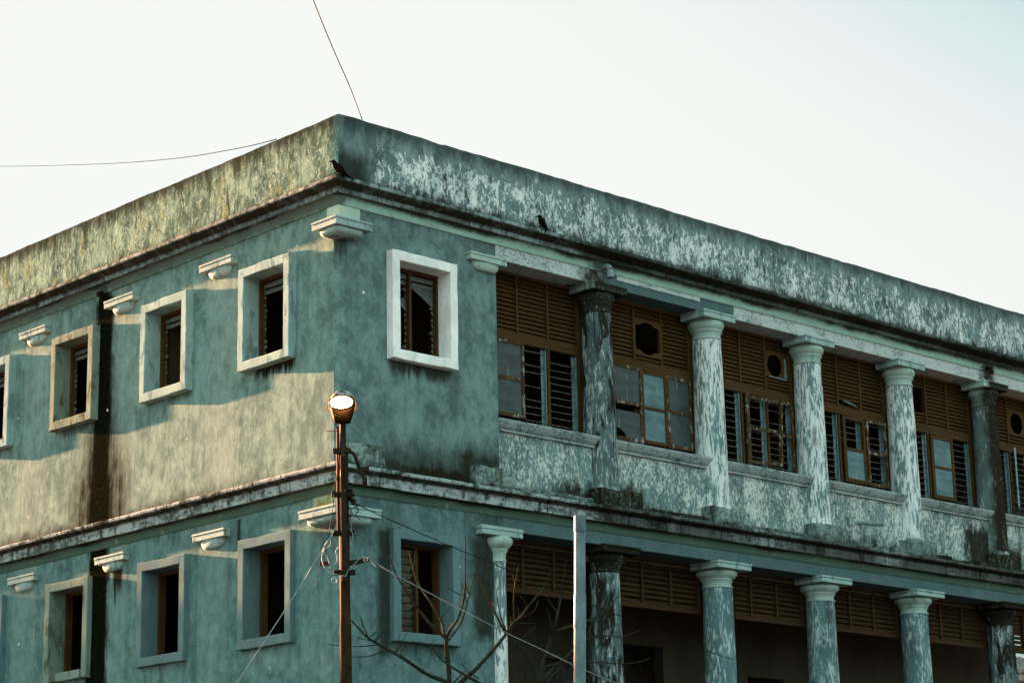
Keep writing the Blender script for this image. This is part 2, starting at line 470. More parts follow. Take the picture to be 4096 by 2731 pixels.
def mat_ledge(name, white, dark, thr, zs, zb):
    """mouldings: algae black on the weathered upper members, white wash left on the fascia"""
    n = N(name)
    v = n.warp(n.vec(0.8, 0.8, 1.6), 2.5, 0.25)
    f = n.noise(v, 5.0, 7, 0.68, 0.5)
    big = n.noise(n.P, 0.65, 3, 0.55)
    fine = n.noise(n.P, 45, 4, 0.72)
    u = n.mx(n.x, n.y)
    f2 = n.noise(n.warp(n.vec(1, 1, 1.2), 6, 0.08), 14.0, 7, 0.72)
    v2 = n.noise(n.vec(7, 7, 0.8), 1.0, 4, 0.62)
    f = n.add(n.mul(f, 0.42), n.add(n.mul(f2, 0.33), n.mul(v2, 0.25)))
    m = n.S(-0.06, 0.07, n.sub(f, n.sub(thr, n.mul(n.sub(big, 0.5), 0.30))))
    fas = n.S(zs + 0.012, zs - 0.012, n.z)          # the plain fascia below zs keeps most white
    fil = n.S(zb - 0.008, zb + 0.004, n.z)          # top fillet: bleached
    m = n.mul(m, n.add(n.mul(fas, 0.95), n.add(n.mul(fil, 0.75), 0.05)))
    c = n.mix(n.S(0.3, 0.7, fine), dark, tuple(x * 2.4 for x in dark))
    c = n.mix(n.mul(fil, n.S(0.42, 0.54, f, 0.1, 0.7)), c, (0.13, 0.175, 0.172))
    c = n.mix(n.mul(n.inv(n.mx(fas, fil)), n.mul(n.S(0.50, 0.60, f), 0.35)), c, (0.12, 0.155, 0.155))
    c = n.mix(n.mul(n.mul(fas, n.S(0.36, 0.5, f)), 0.6), c, (0.12, 0.15, 0.148))
    c = n.mix(m, c, n.mix(fine, tuple(x * 0.75 for x in white), white))
    bj = n.mul(n.sub(n.noise(n.P, 2.2, 5, 0.65), 0.5), 1.6)
    xe = n.add(n.x, bj)
    blk = n.mx(n.mul(n.S(4.8, 6.2, xe), n.S(0.35, 0.62, n.add(big, n.mul(n.sub(f, .5), .5)))), n.mx(n.mul(n.S(5.0, 5.7, xe), n.S(8.0, 7.2, xe)), n.S(15.0, 16.6, xe)))
    c = n.mix(n.mul(blk, 0.80), c, (0.010, 0.009, 0.006))
    jt = n.M('FRACT', n.M('DIVIDE', n.add(u, n.mul(n.noise(n.vec(0.8, 0.8, 0.0), 1.0, 1, 0.5), 2.6)), 1.35))
    j = n.mul(n.S(0.022, 0.008, n.abs(n.sub(jt, 0.5))), 0.7)
    c = n.mix(j, c, GRIME)
    h = n.add(n.mul(f, 0.6), n.mul(fine, 0.4))
    return n.done(c, 0.95, h, 0.5, 0.012)


def mat_wood(name='brown painted wood', pale=0.0, c0=(0.034, 0.0175, 0.0056), c1=(0.068, 0.0345, 0.0105)):
    n = N(name)
    g = n.noise(n.vec(1.5, 1.5, 9), 5, 5, 0.6)
    b = n.noise(n.P, 1.4, 4, 0.6)
    fine = n.noise(n.P, 70, 3, 0.7)
    sl = n.noise(n.vec(0.6, 0.6, 12.0), 1.0, 2, 0.5)
    c = n.mix(n.S(0.25, 0.75, n.add(n.mul(g, 0.3), n.add(n.mul(b, 0.35), n.mul(sl, 0.35)))), c0, c1)
    c = n.mix(n.mul(n.S(0.56, 0.72, b), 0.5), c, (0.050, 0.036, 0.020))
    w = n.S(0.66 - pale * 0.13, 0.70 - pale * 0.09, n.noise(n.warp(n.vec(1, 1, 0.5), 6, 0.1), 13, 6, 0.72))
    c = n.mix(n.mul(w, 0.75 if pale else 0.2), c, (0.26, 0.29, 0.27))
    c = n.mix(n.mul(n.S(0.60, 0.70, n.noise(n.vec(1, 1, 0.3), 4, 5, 0.6)), 0.35), c, (0.03, 0.016, 0.006))
    return n.done(c, 0.75, n.add(g, fine), 0.2, 0.004, spec=0.08)


def mat_glass(name, c, rough=0.25, dust=0.5, clear=0.0):
    n = N(name)
    a = n.noise(n.vec(1, 1, 2.2), 3.0, 4, 0.6)
    band = n.noise(n.vec(0.3, 0.3, 7.5), 1.0, 2, 0.5)  # louvre reflections painted into the pane colour as horizontal bands
    st = n.noise(n.vec(22, 22, 1.2), 1.0, 3, 0.6)
    cc = n.mix(n.S(0.3, 0.7, n.add(n.mul(a, 0.5), n.mul(band, 0.5))), tuple(x * 0.55 for x in c), tuple(x * 1.15 for x in c))
    cc = n.mix(n.mul(n.S(0.66, 0.74, st), 0.35), cc, (0.45, 0.47, 0.45))
    m = n.done(cc, rough, spec=0.14)
    if clear:
        tr = n.t.nodes.new('ShaderNodeBsdfTransparent')
        mx = n.t.nodes.new('ShaderNodeMixShader')
        mx.inputs[0].default_value = clear
        n.t.links.new(n.b.outputs[0], mx.inputs[1])
        n.t.links.new(tr.outputs[0], mx.inputs[2])
        n.t.links.new(mx.outputs[0], n.out.inputs[0])
    return m


def mat_plain(name, c, rough=0.8, var=0.35, metal=0.0, scale=9.0, spec=0.3, rust=None, thr=0.5):
    n = N(name)
    a = n.noise(n.vec(1, 1, 0.5), scale, 6, 0.65)
    f = n.noise(n.P, scale * 9, 3, 0.7)
    cc = n.mix(n.S(0.3, 0.7, a), tuple(x * (1 - var) for x in c), tuple(x * (1 + var) for x in c))
    if rust:
        r = n.S(thr - 0.04, thr + 0.06, n.noise(n.warp(n.vec(1, 1, 0.45, (1, 2, 3)), 7, 0.1), scale * 1.3, 7, 0.7))
        cc = n.mix(r, cc, rust)
    return n.done(cc, rough, n.add(a, n.mul(f, 0.5)), 0.25, 0.003, spec=spec, metal=metal)


M = {}
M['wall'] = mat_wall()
M['parapet'] = mat_parapet()
M['column'] = mat_flaky('peeling column paint', (0.60, 0.62, 0.605), (0.125, 0.190, 0.196), 8.0, 0.492, 0.20, 0.15)
M['column_black'] = mat_flaky('blackened column paint', (0.34, 0.39, 0.38), (0.075, 0.110, 0.115), 8.0, 0.545, 0.22, 0.3, 0.34)
M['column_half'] = mat_flaky('half blackened column paint', (0.46, 0.48, 0.46), (0.12, 0.165, 0.16), 8.0, 0.55, 0.22, 0.3, 1.05, sx=17.82)
M['column_low'] = mat_flaky('peeling lower column paint', (0.36, 0.44, 0.44), (0.090, 0.146, 0.156), 9.0, 0.54, 0.22, 0.3)
M['dado'] = mat_flaky('peeling balustrade paint', (0.50, 0.535, 0.490), (0.110, 0.168, 0.170), 9.0, 0.515, 0.55, 0.15, 0.0, 0.05, low=(8.86, 9.12),
                      soot=((5.0, 5.95, 8.6, 9.22), (6.35, 7.1, 8.6, 9.35), (16.9, 17.95, 8.6, 9.75), (18.2, 19.0, 8.6, 9.4), (13.2, 14.6, 8.6, 9.05)))
M['beam'] = mat_flaky('peeling architrave paint', (0.46, 0.50, 0.49), (0.15, 0.215, 0.22), 8.0, 0.46, 1.5, -0.3, 0.0, 0.06,
                      soot=((5.6, 6.35, 12.9, 13.25), (17.8, 18.25, 12.9, 13.3)))
M['beam_plain'] = mat_paint('grey architrave plaster', (0.080, 0.128, 0.137), 0.5, (0.055, 0.085, 0.092))
M['sill'] = mat_flaky('peeling sill paint', (0.32, 0.385, 0.38), (0.10, 0.155, 0.158), 7.0, 0.47, 1.6, 0.0, 0.0, 0.06)
M['pedestal'] = mat_flaky('mossy pedestal render', (0.20, 0.262, 0.240), (0.075, 0.112, 0.110), 7.0, 0.50, 0.8, 0.55, 0.0, 0.05, low=(8.80, 9.02))
M['pedestal_black'] = mat_flaky('black pedestal render', (0.16, 0.20, 0.175), (0.022, 0.026, 0.020), 7.0, 0.57, 0.8, 0.6, 0.45, 0.05)
M['capital_west'] = mat_flaky('capital paint blackened on one side', (0.30, 0.43, 0.37), (0.20, 0.29, 0.25), 9.0, 0.42, 1.2, 0.0, 1.05, sx=5.69)
M['capital_half'] = mat_flaky('capital paint half black', (0.30, 0.43, 0.37), (0.20, 0.29, 0.25), 9.0, 0.42, 1.2, 0.0, 1.05, sx=17.76)
M['surround'] = mat_paint('white window surround', (0.235, 0.365, 0.360), 0.9, (0.10, 0.165, 0.175), 0.35)
M['surround_clean'] = mat_paint('clean white window surround', (0.80, 0.785, 0.755), 0.40, (0.36, 0.42, 0.42), 0.15)
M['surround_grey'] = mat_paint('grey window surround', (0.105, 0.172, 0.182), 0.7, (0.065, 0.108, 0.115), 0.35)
M['surround_stained'] = mat_paint('stained window surround', (0.165, 0.225, 0.190), 0.9, (0.055, 0.066, 0.045), 0.35)
M['capital'] = mat_paint('capital paint', (0.28, 0.385, 0.365), 0.9, (0.11, 0.165, 0.165), 0.2)
M['capital_green'] = mat_paint('pale green capital paint', (0.32, 0.425, 0.380), 0.8, (0.15, 0.21, 0.19), 0.12)
M['capital_black'] = mat_flaky('blackened capital paint', (0.22, 0.28, 0.25), (0.022, 0.026, 0.020), 9.0, 0.52, 1.2, 0.6, 0.75)
M['cove'] = mat_cove('green cove', (0.27, 0.415, 0.355), 13.37, 0.20, 0.85)
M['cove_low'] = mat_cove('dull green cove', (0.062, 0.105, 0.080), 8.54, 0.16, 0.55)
M['ledge'] = mat_ledge('cornice moulding', (0.22, 0.29, 0.30), (0.013, 0.012, 0.008), 0.53, 13.425, 13.503)
M['ledge_low'] = mat_ledge('string course moulding', (0.37, 0.44, 0.45), (0.014, 0.013, 0.009), 0.505, 8.705, 8.755)
M['frieze'] = mat_paint('white frieze block', (0.40, 0.52, 0.43), 0.3, (0.26, 0.32, 0.26))
M['frieze_ochre'] = mat_paint('ochre stained frieze block', (0.27, 0.33, 0.25), 0.9, (0.145, 0.13, 0.035), 0.2, 3.5, 0.48)
M['wood'] = mat_wood()
M['wood_low'] = mat_wood('dull red brown wood', 0.0, (0.026, 0.0125, 0.0050), (0.044, 0.0210, 0.0078))
M['wood_worn'] = mat_wood('flaking brown wood', 1.0)
M['frosted'] = mat_glass('frosted glass', (0.085, 0.155, 0.168), 0.35)
M['dusty'] = mat_glass('dusty glass', (0.040, 0.052, 0.051), 0.30)
M['louvre_glass'] = mat_glass('louvre glass', (0.12, 0.15, 0.15), 0.15, clear=0.72)
M['shard'] = mat_glass('broken glass', (0.13, 0.15, 0.14), 0.2, clear=0.25)
M['alu'] = mat_plain('grey aluminium', (0.10, 0.15, 0.16), 0.6, 0.35, 0.0, 9.0, 0.05)
M['blade_edge'] = mat_plain('dirty glass edge', (0.09, 0.10, 0.085), 0.6, 0.9, 0.0, 14.0)
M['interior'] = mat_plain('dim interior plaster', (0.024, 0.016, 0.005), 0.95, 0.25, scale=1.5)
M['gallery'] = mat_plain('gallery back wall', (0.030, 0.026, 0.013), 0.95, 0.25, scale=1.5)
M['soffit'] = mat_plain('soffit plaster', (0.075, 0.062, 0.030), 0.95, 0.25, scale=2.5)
M['roof'] = mat_plain('roof slab', (0.14, 0.13, 0.11), 0.95)
M['pvc'] = mat_plain('grey pipe', (0.14, 0.19, 0.20), 0.6, 0.25)
M['iron'] = mat_plain('blackened iron', (0.010, 0.007, 0.004), 0.8, 0.5, 0.0, 20, 0.1)
M['rust'] = mat_plain('rusty painted steel', (0.026, 0.018, 0.007), 0.8, 0.4, 0.0, 9, 0.05, (0.020, 0.009, 0.004), 0.50)
M['steel'] = mat_plain('brown weathered steel', (0.018, 0.014, 0.008), 0.8, 0.35, 0.0, 14, 0.08)
M['zinc'] = mat_plain('weathered pipe zinc', (0.125, 0.185, 0.20), 0.6, 0.25, 0.0, 8, 0.1, (0.20, 0.22, 0.22), 0.62)
M['lamp_shell'] = mat_plain('white enamel', (0.24, 0.25, 0.25), 0.7, 0.12, 0.0, 9, 0.05, (0.020, 0.013, 0.008), 0.52)
M['lamp_body'] = mat_plain('browned lamp housing', (0.018, 0.008, 0.0018), 0.7, 0.4, 0.0, 12, 0.03)
M['copper'] = mat_plain('copper wire', (0.10, 0.036, 0.010), 0.6, 0.3, 0.0, 30, 0.03)
M['wire_dark'] = mat_plain('black cable', (0.008, 0.006, 0.004), 0.8, 0.3, spec=0.05)
M['wire_white'] = mat_plain('pale cable', (0.20, 0.25, 0.25), 0.7, 0.25, 0.0, 30, 0.1)
M['wire_grey'] = mat_plain('grey wire', (0.0035, 0.0075, 0.0075), 0.8, 0.25, spec=0.0)
M['bark'] = mat_plain('grey bark', (0.024, 0.024, 0.016), 0.9, 0.45, 0.0, 26, 0.0)
M['old_wood'] = mat_plain('bare grey wood', (0.11, 0.105, 0.072), 0.9, 0.3, 0.0, 7, 0.0)
M['zinc_dark'] = mat_plain('stained pipe cap', (0.085, 0.12, 0.128), 0.7, 0.35, 0.0, 12, 0.05, (0.24, 0.28, 0.27), 0.62)
M['crow'] = mat_plain('crow plumage', (0.006, 0.004, 0.003), 0.8, 0.4, 0.0, 30, 0.0)
M['leaf'] = mat_plain('dark leaves', (0.05, 0.07, 0.03), 0.8, 0.5)
M['asphalt'] = mat_plain('asphalt', (0.05, 0.05, 0.05), 0.9, 0.3)
M['house_wall'] = mat_plain('pale house wall', (0.50, 0.56, 0.54), 0.9, 0.15, scale=2)
M['tiles'] = mat_plain('grey roof tiles', (0.16, 0.15, 0.13), 0.9, 0.5, scale=5)


def mat_emit(name, c, s):
    m = bpy.data.materials.new(name)
    m.use_nodes = True
    t = m.node_tree
    t.nodes.clear()
    o = t.nodes.new('ShaderNodeOutputMaterial')
    e = t.nodes.new('ShaderNodeEmission')
    e.inputs[0].default_value = c + (1,)
    e.inputs[1].default_value = s
    t.links.new(e.outputs[0], o.inputs[0])
    return m


M['lit'] = mat_emit('lit lamp glass', (1.0, 0.74, 0.44), 3.6)
M['lit_rim'] = mat_emit('glowing lamp socket', (1.0, 0.50, 0.12), 0.022)


# ------------------------------------------------------------------ mesh helpers
def jn(x, s=1.0, seed=0.0):
    return mnoise.noise(Vector((x * s, seed * 7.31 + 0.37, 1.7)))


class MB:
    def __init__(self):
        self.v, self.f = [], []

    def add(self, vs, fs):
        o = len(self.v)
        self.v += [tuple(p) for p in vs]
        self.f += [tuple(i + o for i in f) for f in fs]

    def box(self, x0, x1, y0, y1, z0, z1):
        self.add([(x0, y0, z0), (x1, y0, z0), (x1, y1, z0), (x0, y1, z0), (x0, y0, z1), (x1, y0, z1), (x1, y1, z1), (x0, y1, z1)],
                 [(0, 3, 2, 1), (4, 5, 6, 7), (0, 1, 5, 4), (1, 2, 6, 5), (2, 3, 7, 6), (3, 0, 4, 7)])
        return self

    def obox(self, c, ax, ay, az):
        """box from centre and three half-axis vectors"""
        c, ax, ay, az = map(Vector, (c, ax, ay, az))
        vs = [c + ax * i + ay * j + az * k for k in (-1, 1) for (i, j) in ((-1, -1), (1, -1), (1, 1), (-1, 1))]
        self.add(vs, [(0, 3, 2, 1), (4, 5, 6, 7), (0, 1, 5, 4), (1, 2, 6, 5), (2, 3, 7, 6), (3, 0, 4, 7)])
        return self

    def bar(self, a, b, w, h, up=(0, 0, 1)):
        a, b = Vector(a), Vector(b)
        d = (b - a)
        L = d.length
        d.normalize()
        s = d.cross(Vector(up))
        if s.length < 1e-4:
            s = d.cross(Vector((1, 0, 0)))
        s.normalize()
        u = s.cross(d)
        return self.obox((a + b) / 2, d * L / 2, s * w / 2, u * h / 2)

    def tube(self, pts, n=8, r=None, cap=True, sx=None):
        """tube along pts; each point (x,y,z[,r])"""
        P = [Vector(p[:3]) for p in pts]
        Rr = [(p[3] if r is None else r) for p in pts]
        o = len(self.v)
        prev = None
        for i, p in enumerate(P):
            d = (P[min(i + 1, len(P) - 1)] - P[max(i - 1, 0)]).normalized()
            if prev is None:
                a = d.cross(Vector((0, 0, 1)))
                if a.length < 1e-3:
                    a = d.cross(Vector((1, 0, 0)))
            else:
                a = prev - d * prev.dot(d)
            a.normalize()
            prev = a
            b = d.cross(a)
            s = sx[i] if sx else (1, 1)
            for k in range(n):
                t = 2 * math.pi * k / n
                self.v.append(tuple(p + a * math.cos(t) * Rr[i] * s[0] + b * math.sin(t) * Rr[i] * s[1]))
        for i in range(len(P) - 1):
            for k in range(n):
                q = (k + 1) % n
                self.f.append((o + i * n + k, o + i * n + q, o + (i + 1) * n + q, o + (i + 1) * n + k))
        if cap:
            self.f.append(tuple(o + k for k in reversed(range(n))))
            self.f.append(tuple(o + (len(P) - 1) * n + k for k in range(n)))
        return self

    def lathe(self, cx, cy, prof, n=40, a0=0.0, a1=2 * math.pi, sy=1.0, jit=0.0):
        full = abs(a1 - a0 - 2 * math.pi) < 1e-6
        m = n if full else n + 1
        o = len(self.v)
        for (r, z) in prof:
            for k in range(m):
                t = a0 + (a1 - a0) * k / n
                rr = r
                if jit:
                    rr += jit * mnoise.noise(Vector((math.cos(t) * 2 + cx, math.sin(t) * 2 + cy, z * 1.7)))
                self.v.append((cx + rr * math.cos(t), cy + rr * math.sin(t) * sy, z))
        for i in range(len(prof) - 1):
            for k in range(n):
                q = (k + 1) % m
                self.f.append((o + i * m + k, o + i * m + q, o + (i + 1) * m + q, o + (i + 1) * m + k))
        if full:
            self.f.append(tuple(o + k for k in reversed(range(m))))
            self.f.append(tuple(o + (len(prof) - 1) * m + k for k in range(m)))
        return self

    def ring(self, rects, plane):
        """loops of equal length; consecutive loops joined by quads"""
        n = len(rects[0])
        o = len(self.v)
        for L in rects:
            self.v += [tuple(p) for p in L]
        for i in range(len(rects) - 1):
            for k in range(n):
                q = (k + 1) % n
                self.f.append((o + i * n + k, o + i * n + q, o + (i + 1) * n + q, o + (i + 1) * n + k))
        return self

    def sweep(self, stations, prof, close=False, ends=True):
        """stations: list of functions (p, z) -> point"""
        n = len(prof)
        o = len(self.v)
        for s in stations:
            for (p, z) in prof:
                self.v.append(tuple(s(p, z)))
        m = n if close else n - 1
        for i in range(len(stations) - 1):
            for k in range(m):
                q = (k + 1) % n
                self.f.append((o + i * n + k, o + (i + 1) * n + k, o + (i + 1) * n + q, o + i * n + q))
        if ends and close:
            self.f.append(tuple(o + k for k in range(n)))
            self.f.append(tuple(o + (len(stations) - 1) * n + k for k in reversed(range(n))))
        return self

    def build(self, name, mat, parent=None, bevel=0.0, smooth=None, label=None, seg=2, rough=0.0):
        me = bpy.data.meshes.new(name)
        me.from_pydata(self.v, [], self.f)
        me.validate(clean_customdata=False)
        bm = bmesh.new()
        bm.from_mesh(me)
        bmesh.ops.remove_doubles(bm, verts=bm.verts, dist=0.00005)
        bmesh.ops.recalc_face_normals(bm, faces=bm.faces)
        if rough:
            bmesh.ops.subdivide_edges(bm, edges=bm.edges, cuts=7, use_grid_fill=True)
            for v in bm.verts:
                p = v.co
                a = mnoise.noise(p * 5.0) + 0.6 * mnoise.noise(p * 13.0) + 0.3 * mnoise.noise(p * 31.0)
                v.co = p - v.normal * rough * max(-0.3, a)
        bm.to_mesh(me)
        bm.free()
        me.materials.append(M[mat] if isinstance(mat, str) else mat)
        o = bpy.data.objects.new(name, me)
        col.objects.link(o)
        if parent is not None:
            o.parent = parent
        if bevel:
            b = o.modifiers.new('edge', 'BEVEL')
            b.width = bevel
            b.segments = seg
            b.limit_method = 'ANGLE'
            b.angle_limit = R(40)
            b.harden_normals = False
        if smooth:
            me.polygons.foreach_set('use_smooth', [True] * len(me.polygons))
            me.set_sharp_from_angle(angle=R(smooth))
        if label:
            o['label'] = label
        return o


def empty(name, loc=(0, 0, 0)):
    o = bpy.data.objects.new(name, None)
    o.location = loc
    col.objects.link(o)
    return o


def tag(o, label=None, cat=None, group=None, kind=None):
    if label: o['label'] = label
    if cat: o['category'] = cat
    if group: o['group'] = group
    if kind: o['kind'] = kind
    return o


# ------------------------------------------------------------------ ground
g = MB()
g.add([(-900, -900, 0), (900, -900, 0), (900, 900, 0), (-900, 900, 0)], [(0, 1, 2, 3)])
tag(g.build('ground', 'asphalt'), kind='structure')

# ------------------------------------------------------------------ the building
YL, XR = 15.0, 21.55            # ends of the left and right facades
LO = 0.105                      # the lower storey stands this far in front of the upper
C0, DC = 3.16, 2.98             # column axis spacing
CY = 0.20                       # column axis depth
bld = empty('colonial_building')
tag(bld, 'two faced old corner building with peeling columns, brown louvres and stained grey plaster walls', 'building')


def wall_with_holes(mb, face, u0, u1, z0, z1, holes, off, thick, du=0.0):
    """front face at offset off (outwards), openings with reveals"""
    us = sorted(set([u0, u1] + [h[0] for h in holes] + [h[1] for h in holes]))
    zs = sorted(set([z0, z1] + [h[2] for h in holes] + [h[3] for h in holes]))

    def pt(u, z, p):
        return (-p, u, z) if face == 'L' else (u, -p, z)
    for i in range(len(us) - 1):
        for k in range(len(zs) - 1):
            um, zm = (us[i] + us[i + 1]) / 2, (zs[k] + zs[k + 1]) / 2
            if any(h[0] < um < h[1] and h[2] < zm < h[3] for h in holes):
                continue
            for p in (off, off - thick):
                mb.add([pt(us[i], zs[k], p), pt(us[i + 1], zs[k], p), pt(us[i + 1], zs[k + 1], p), pt(us[i], zs[k + 1], p)], [(0, 1, 2, 3)])
    for h in holes:
        a, b, c, d = h
        for (p, q) in (((a, c), (b, c)), ((b, c), (b, d)), ((b, d), (a, d)), ((a, d), (a, c))):
            mb.add([pt(*p, off), pt(*q, off), pt(*q, off - thick), pt(*p, off - thick)], [(0, 1, 2, 3)])


WINS_L = [1.81, 4.70, 7.63, 10.51]
upL = [(c - 0.60, c + 0.60, 10.94, 12.50) for c in WINS_L]
upR = [(1.73 - 0.60, 1.73 + 0.60, 10.86, 12.48)]
loL = [(c - 0.60 - 0.14, c + 0.60 - 0.14, 6.26, 7.85) for c in WINS_L]
loR = [(1.66 - 0.60, 1.66 + 0.60, 6.26, 7.82)]
rc = 0.13                        # rounded arris


def corner_arc(mb, off, z0, z1, r, n=6, zn=10):
    cx = cy = -off + r
    o = len(mb.v)
    for j in range(zn + 1):
        z = z0 + (z1 - z0) * j / zn
        for i in range(n + 1):
            t = math.pi + (math.pi / 2) * i / n
            rr = r + 0.012 * jn(z, 2.2, 3)
            mb.v.append((cx + rr * math.cos(t), cy + rr * math.sin(t), z))
    for j in range(zn):
        for i in range(n):
            mb.f.append((o + j * (n + 1) + i, o + j * (n + 1) + i + 1, o + (j + 1) * (n + 1) + i + 1, o + (j + 1) * (n + 1) + i))


w = MB()
wall_with_holes(w, 'L', rc, YL, 8.60, 13.40, upL, 0.0, 0.34)
wall_with_holes(w, 'R', rc, 3.48, 8.60, 13.40, upR, 0.0, 0.34)
corner_arc(w, 0.0, 8.60, 13.40, rc)
w.add([(3.48, 0, 8.6), (3.48, 0.8, 8.6), (3.48, 0.8, 13.4), (3.48, 0, 13.4)], [(0, 1, 2, 3)])
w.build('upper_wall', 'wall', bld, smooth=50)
w = MB()
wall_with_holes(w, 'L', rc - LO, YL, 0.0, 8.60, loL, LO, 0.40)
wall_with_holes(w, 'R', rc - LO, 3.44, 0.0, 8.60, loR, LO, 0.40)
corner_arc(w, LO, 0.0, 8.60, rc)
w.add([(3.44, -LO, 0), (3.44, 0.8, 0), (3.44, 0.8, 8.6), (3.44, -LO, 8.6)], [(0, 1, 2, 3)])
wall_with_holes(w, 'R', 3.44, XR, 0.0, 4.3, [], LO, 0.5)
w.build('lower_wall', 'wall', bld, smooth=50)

# interior shells: dark rooms behind the openings
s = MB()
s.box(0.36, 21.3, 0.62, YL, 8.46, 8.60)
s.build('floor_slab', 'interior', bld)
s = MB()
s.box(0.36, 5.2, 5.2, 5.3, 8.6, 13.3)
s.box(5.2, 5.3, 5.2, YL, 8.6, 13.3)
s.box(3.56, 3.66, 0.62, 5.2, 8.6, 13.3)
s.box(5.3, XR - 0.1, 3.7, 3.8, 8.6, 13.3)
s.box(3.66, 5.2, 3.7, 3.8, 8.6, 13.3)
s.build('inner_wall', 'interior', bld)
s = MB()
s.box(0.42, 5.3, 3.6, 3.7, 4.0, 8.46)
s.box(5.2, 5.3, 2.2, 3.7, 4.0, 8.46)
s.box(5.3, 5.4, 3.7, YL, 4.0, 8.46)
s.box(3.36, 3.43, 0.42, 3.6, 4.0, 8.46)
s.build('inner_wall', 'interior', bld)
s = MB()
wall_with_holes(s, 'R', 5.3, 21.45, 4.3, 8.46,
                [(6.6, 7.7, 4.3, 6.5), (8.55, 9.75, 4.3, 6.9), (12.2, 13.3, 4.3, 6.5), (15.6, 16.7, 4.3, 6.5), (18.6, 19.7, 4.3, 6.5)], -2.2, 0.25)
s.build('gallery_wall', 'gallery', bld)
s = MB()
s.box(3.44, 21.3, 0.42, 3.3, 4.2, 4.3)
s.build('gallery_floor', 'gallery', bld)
s = MB()
s.box(0.1, XR - 0.05, 0.1, YL, 13.40, 13.62)
s.box(XR - 0.12, XR - 0.02, 0.6, YL, 8.7, 13.40)
s.box(0.0, XR, YL, YL + 0.2, 0, 13.6)
s.box(5.4, XR, 3.9, 4.0, 0.0, 8.4)
s.build('roof_slab', 'roof', bld)


def stations(step=0.3, amp_p=0.006, amp_z=0.006, seed=0, yl=YL, xr=XR):
    st = []
    n = int(yl / step)
    for i in range(n):
        y = yl - i * (yl - 0.10) / n
        dp, dz = amp_p * jn(y, 2.1, seed), amp_z * jn(y, 1.7, seed + 1)
        st.append(lambda p, z, y=y, dp=dp, dz=dz: (-p - dp, max(y, -p + 0.004), z + dz))
    st.append(lambda p, z: (-p, -p, z))
    n = int(xr / step)
    for i in range(1, n + 1):
        x = 0.10 + (i - 1) * (xr - 0.10) / (n - 1)
        dp, dz = amp_p * jn(x, 2.1, seed + 2), amp_z * jn(x, 1.7, seed + 3)
        st.append(lambda p, z, x=x, dp=dp, dz=dz: (max(x, -p + 0.004), -p - dp, z + dz))
    return st


# parapet: two slightly uneven faces and a worn top
def par_top(u, seed):
    return 14.735 + 0.014 * jn(u, 1.1, seed) + 0.012 * jn(u, 4.3, seed + 1) + 0.006 * jn(u, 13, seed + 2)


pr = MB()
PP = 0.075


def par_stations():
    st = []
    for i in range(120):
        y = YL - i * (YL - 0.16) / 120
        st.append(((-PP + 0.004 * jn(y, 2, 9), y), (0.2, y), par_top(y, 20)))
    cxc = -PP + 0.025
    for i in range(6):
        t = math.pi + (math.pi / 2) * i / 5
        st.append(((cxc + 0.025 * math.cos(t), cxc + 0.025 * math.sin(t)), (0.2, 0.2), 14.735))
    for i in range(1, 190):
        x = 0.16 + i * (XR - 0.16) / 189
        zt = par_top(x, 30)
        if 2.02 < x < 2.3: zt -= 0.018 * math.sin((x - 2.02) / 0.28 * math.pi)
        if 13.0 < x < 13.2: zt -= 0.02
        st.append(((x, -PP + 0.004 * jn(x, 2, 11)), (x, 0.2), zt))
    return st


o = 0
zl = [13.50, 13.75, 14.0, 14.25, 14.5, 14.68]
PS = par_stations()
k = len(zl) + 3
for (a, b, zt) in PS:
    for z in zl:
        pr.v.append((a[0], a[1], z))
    pr.v.append((a[0], a[1], zt - 0.015))
    pr.v.append((a[0] * 0.9 + b[0] * 0.1, a[1] * 0.9 + b[1] * 0.1, zt))
    pr.v.append((b[0], b[1], zt))
for i in range(len(PS) - 1):
    for j in range(k - 1):
        pr.f.append((i * k + j, (i + 1) * k + j, (i + 1) * k + j + 1, i * k + j + 1))
n0 = len(pr.v)
for (a, b, zt) in PS:
    pr.v.append((b[0], b[1], 13.5))
for i in range(len(PS) - 1):
    pr.f.append((i * k + k - 1, (i + 1) * k + k - 1, n0 + i + 1, n0 + i))
pr.build('parapet', 'parapet', bld, smooth=55)

# cornice under the parapet: ledge and green cove
cor = MB()
cor.sweep(stations(0.28, 0.009, 0.007, 1),
          [(-0.05, 13.352), (0.128, 13.352), (0.139, 13.356), (0.150, 13.418), (0.165, 13.424), (0.178, 13.430), (0.215, 13.452),
           (0.262, 13.484), (0.280, 13.504), (0.298, 13.506), (0.302, 13.512), (0.303, 13.560), (0.296, 13.572), (0.14, 13.60), (-0.05, 13.63)], close=True)
cn = cor.build('cornice', 'ledge', bld, smooth=32)
cv = MB()
prof = [(-0.02, 13.190), (0.022, 13.190), (0.024, 13.204)]
for i in range(9):
    t = i / 8 * math.pi / 2
    prof.append((0.028 + 0.092 * (1 - math.cos(t)), 13.206 + 0.140 * math.sin(t)))
prof += [(0.124, 13.360), (-0.02, 13.36)]
cv.sweep(stations(0.5, 0.003, 0.003, 5), prof, close=True)
cv.build('cove', 'cove', cn, smooth=40)

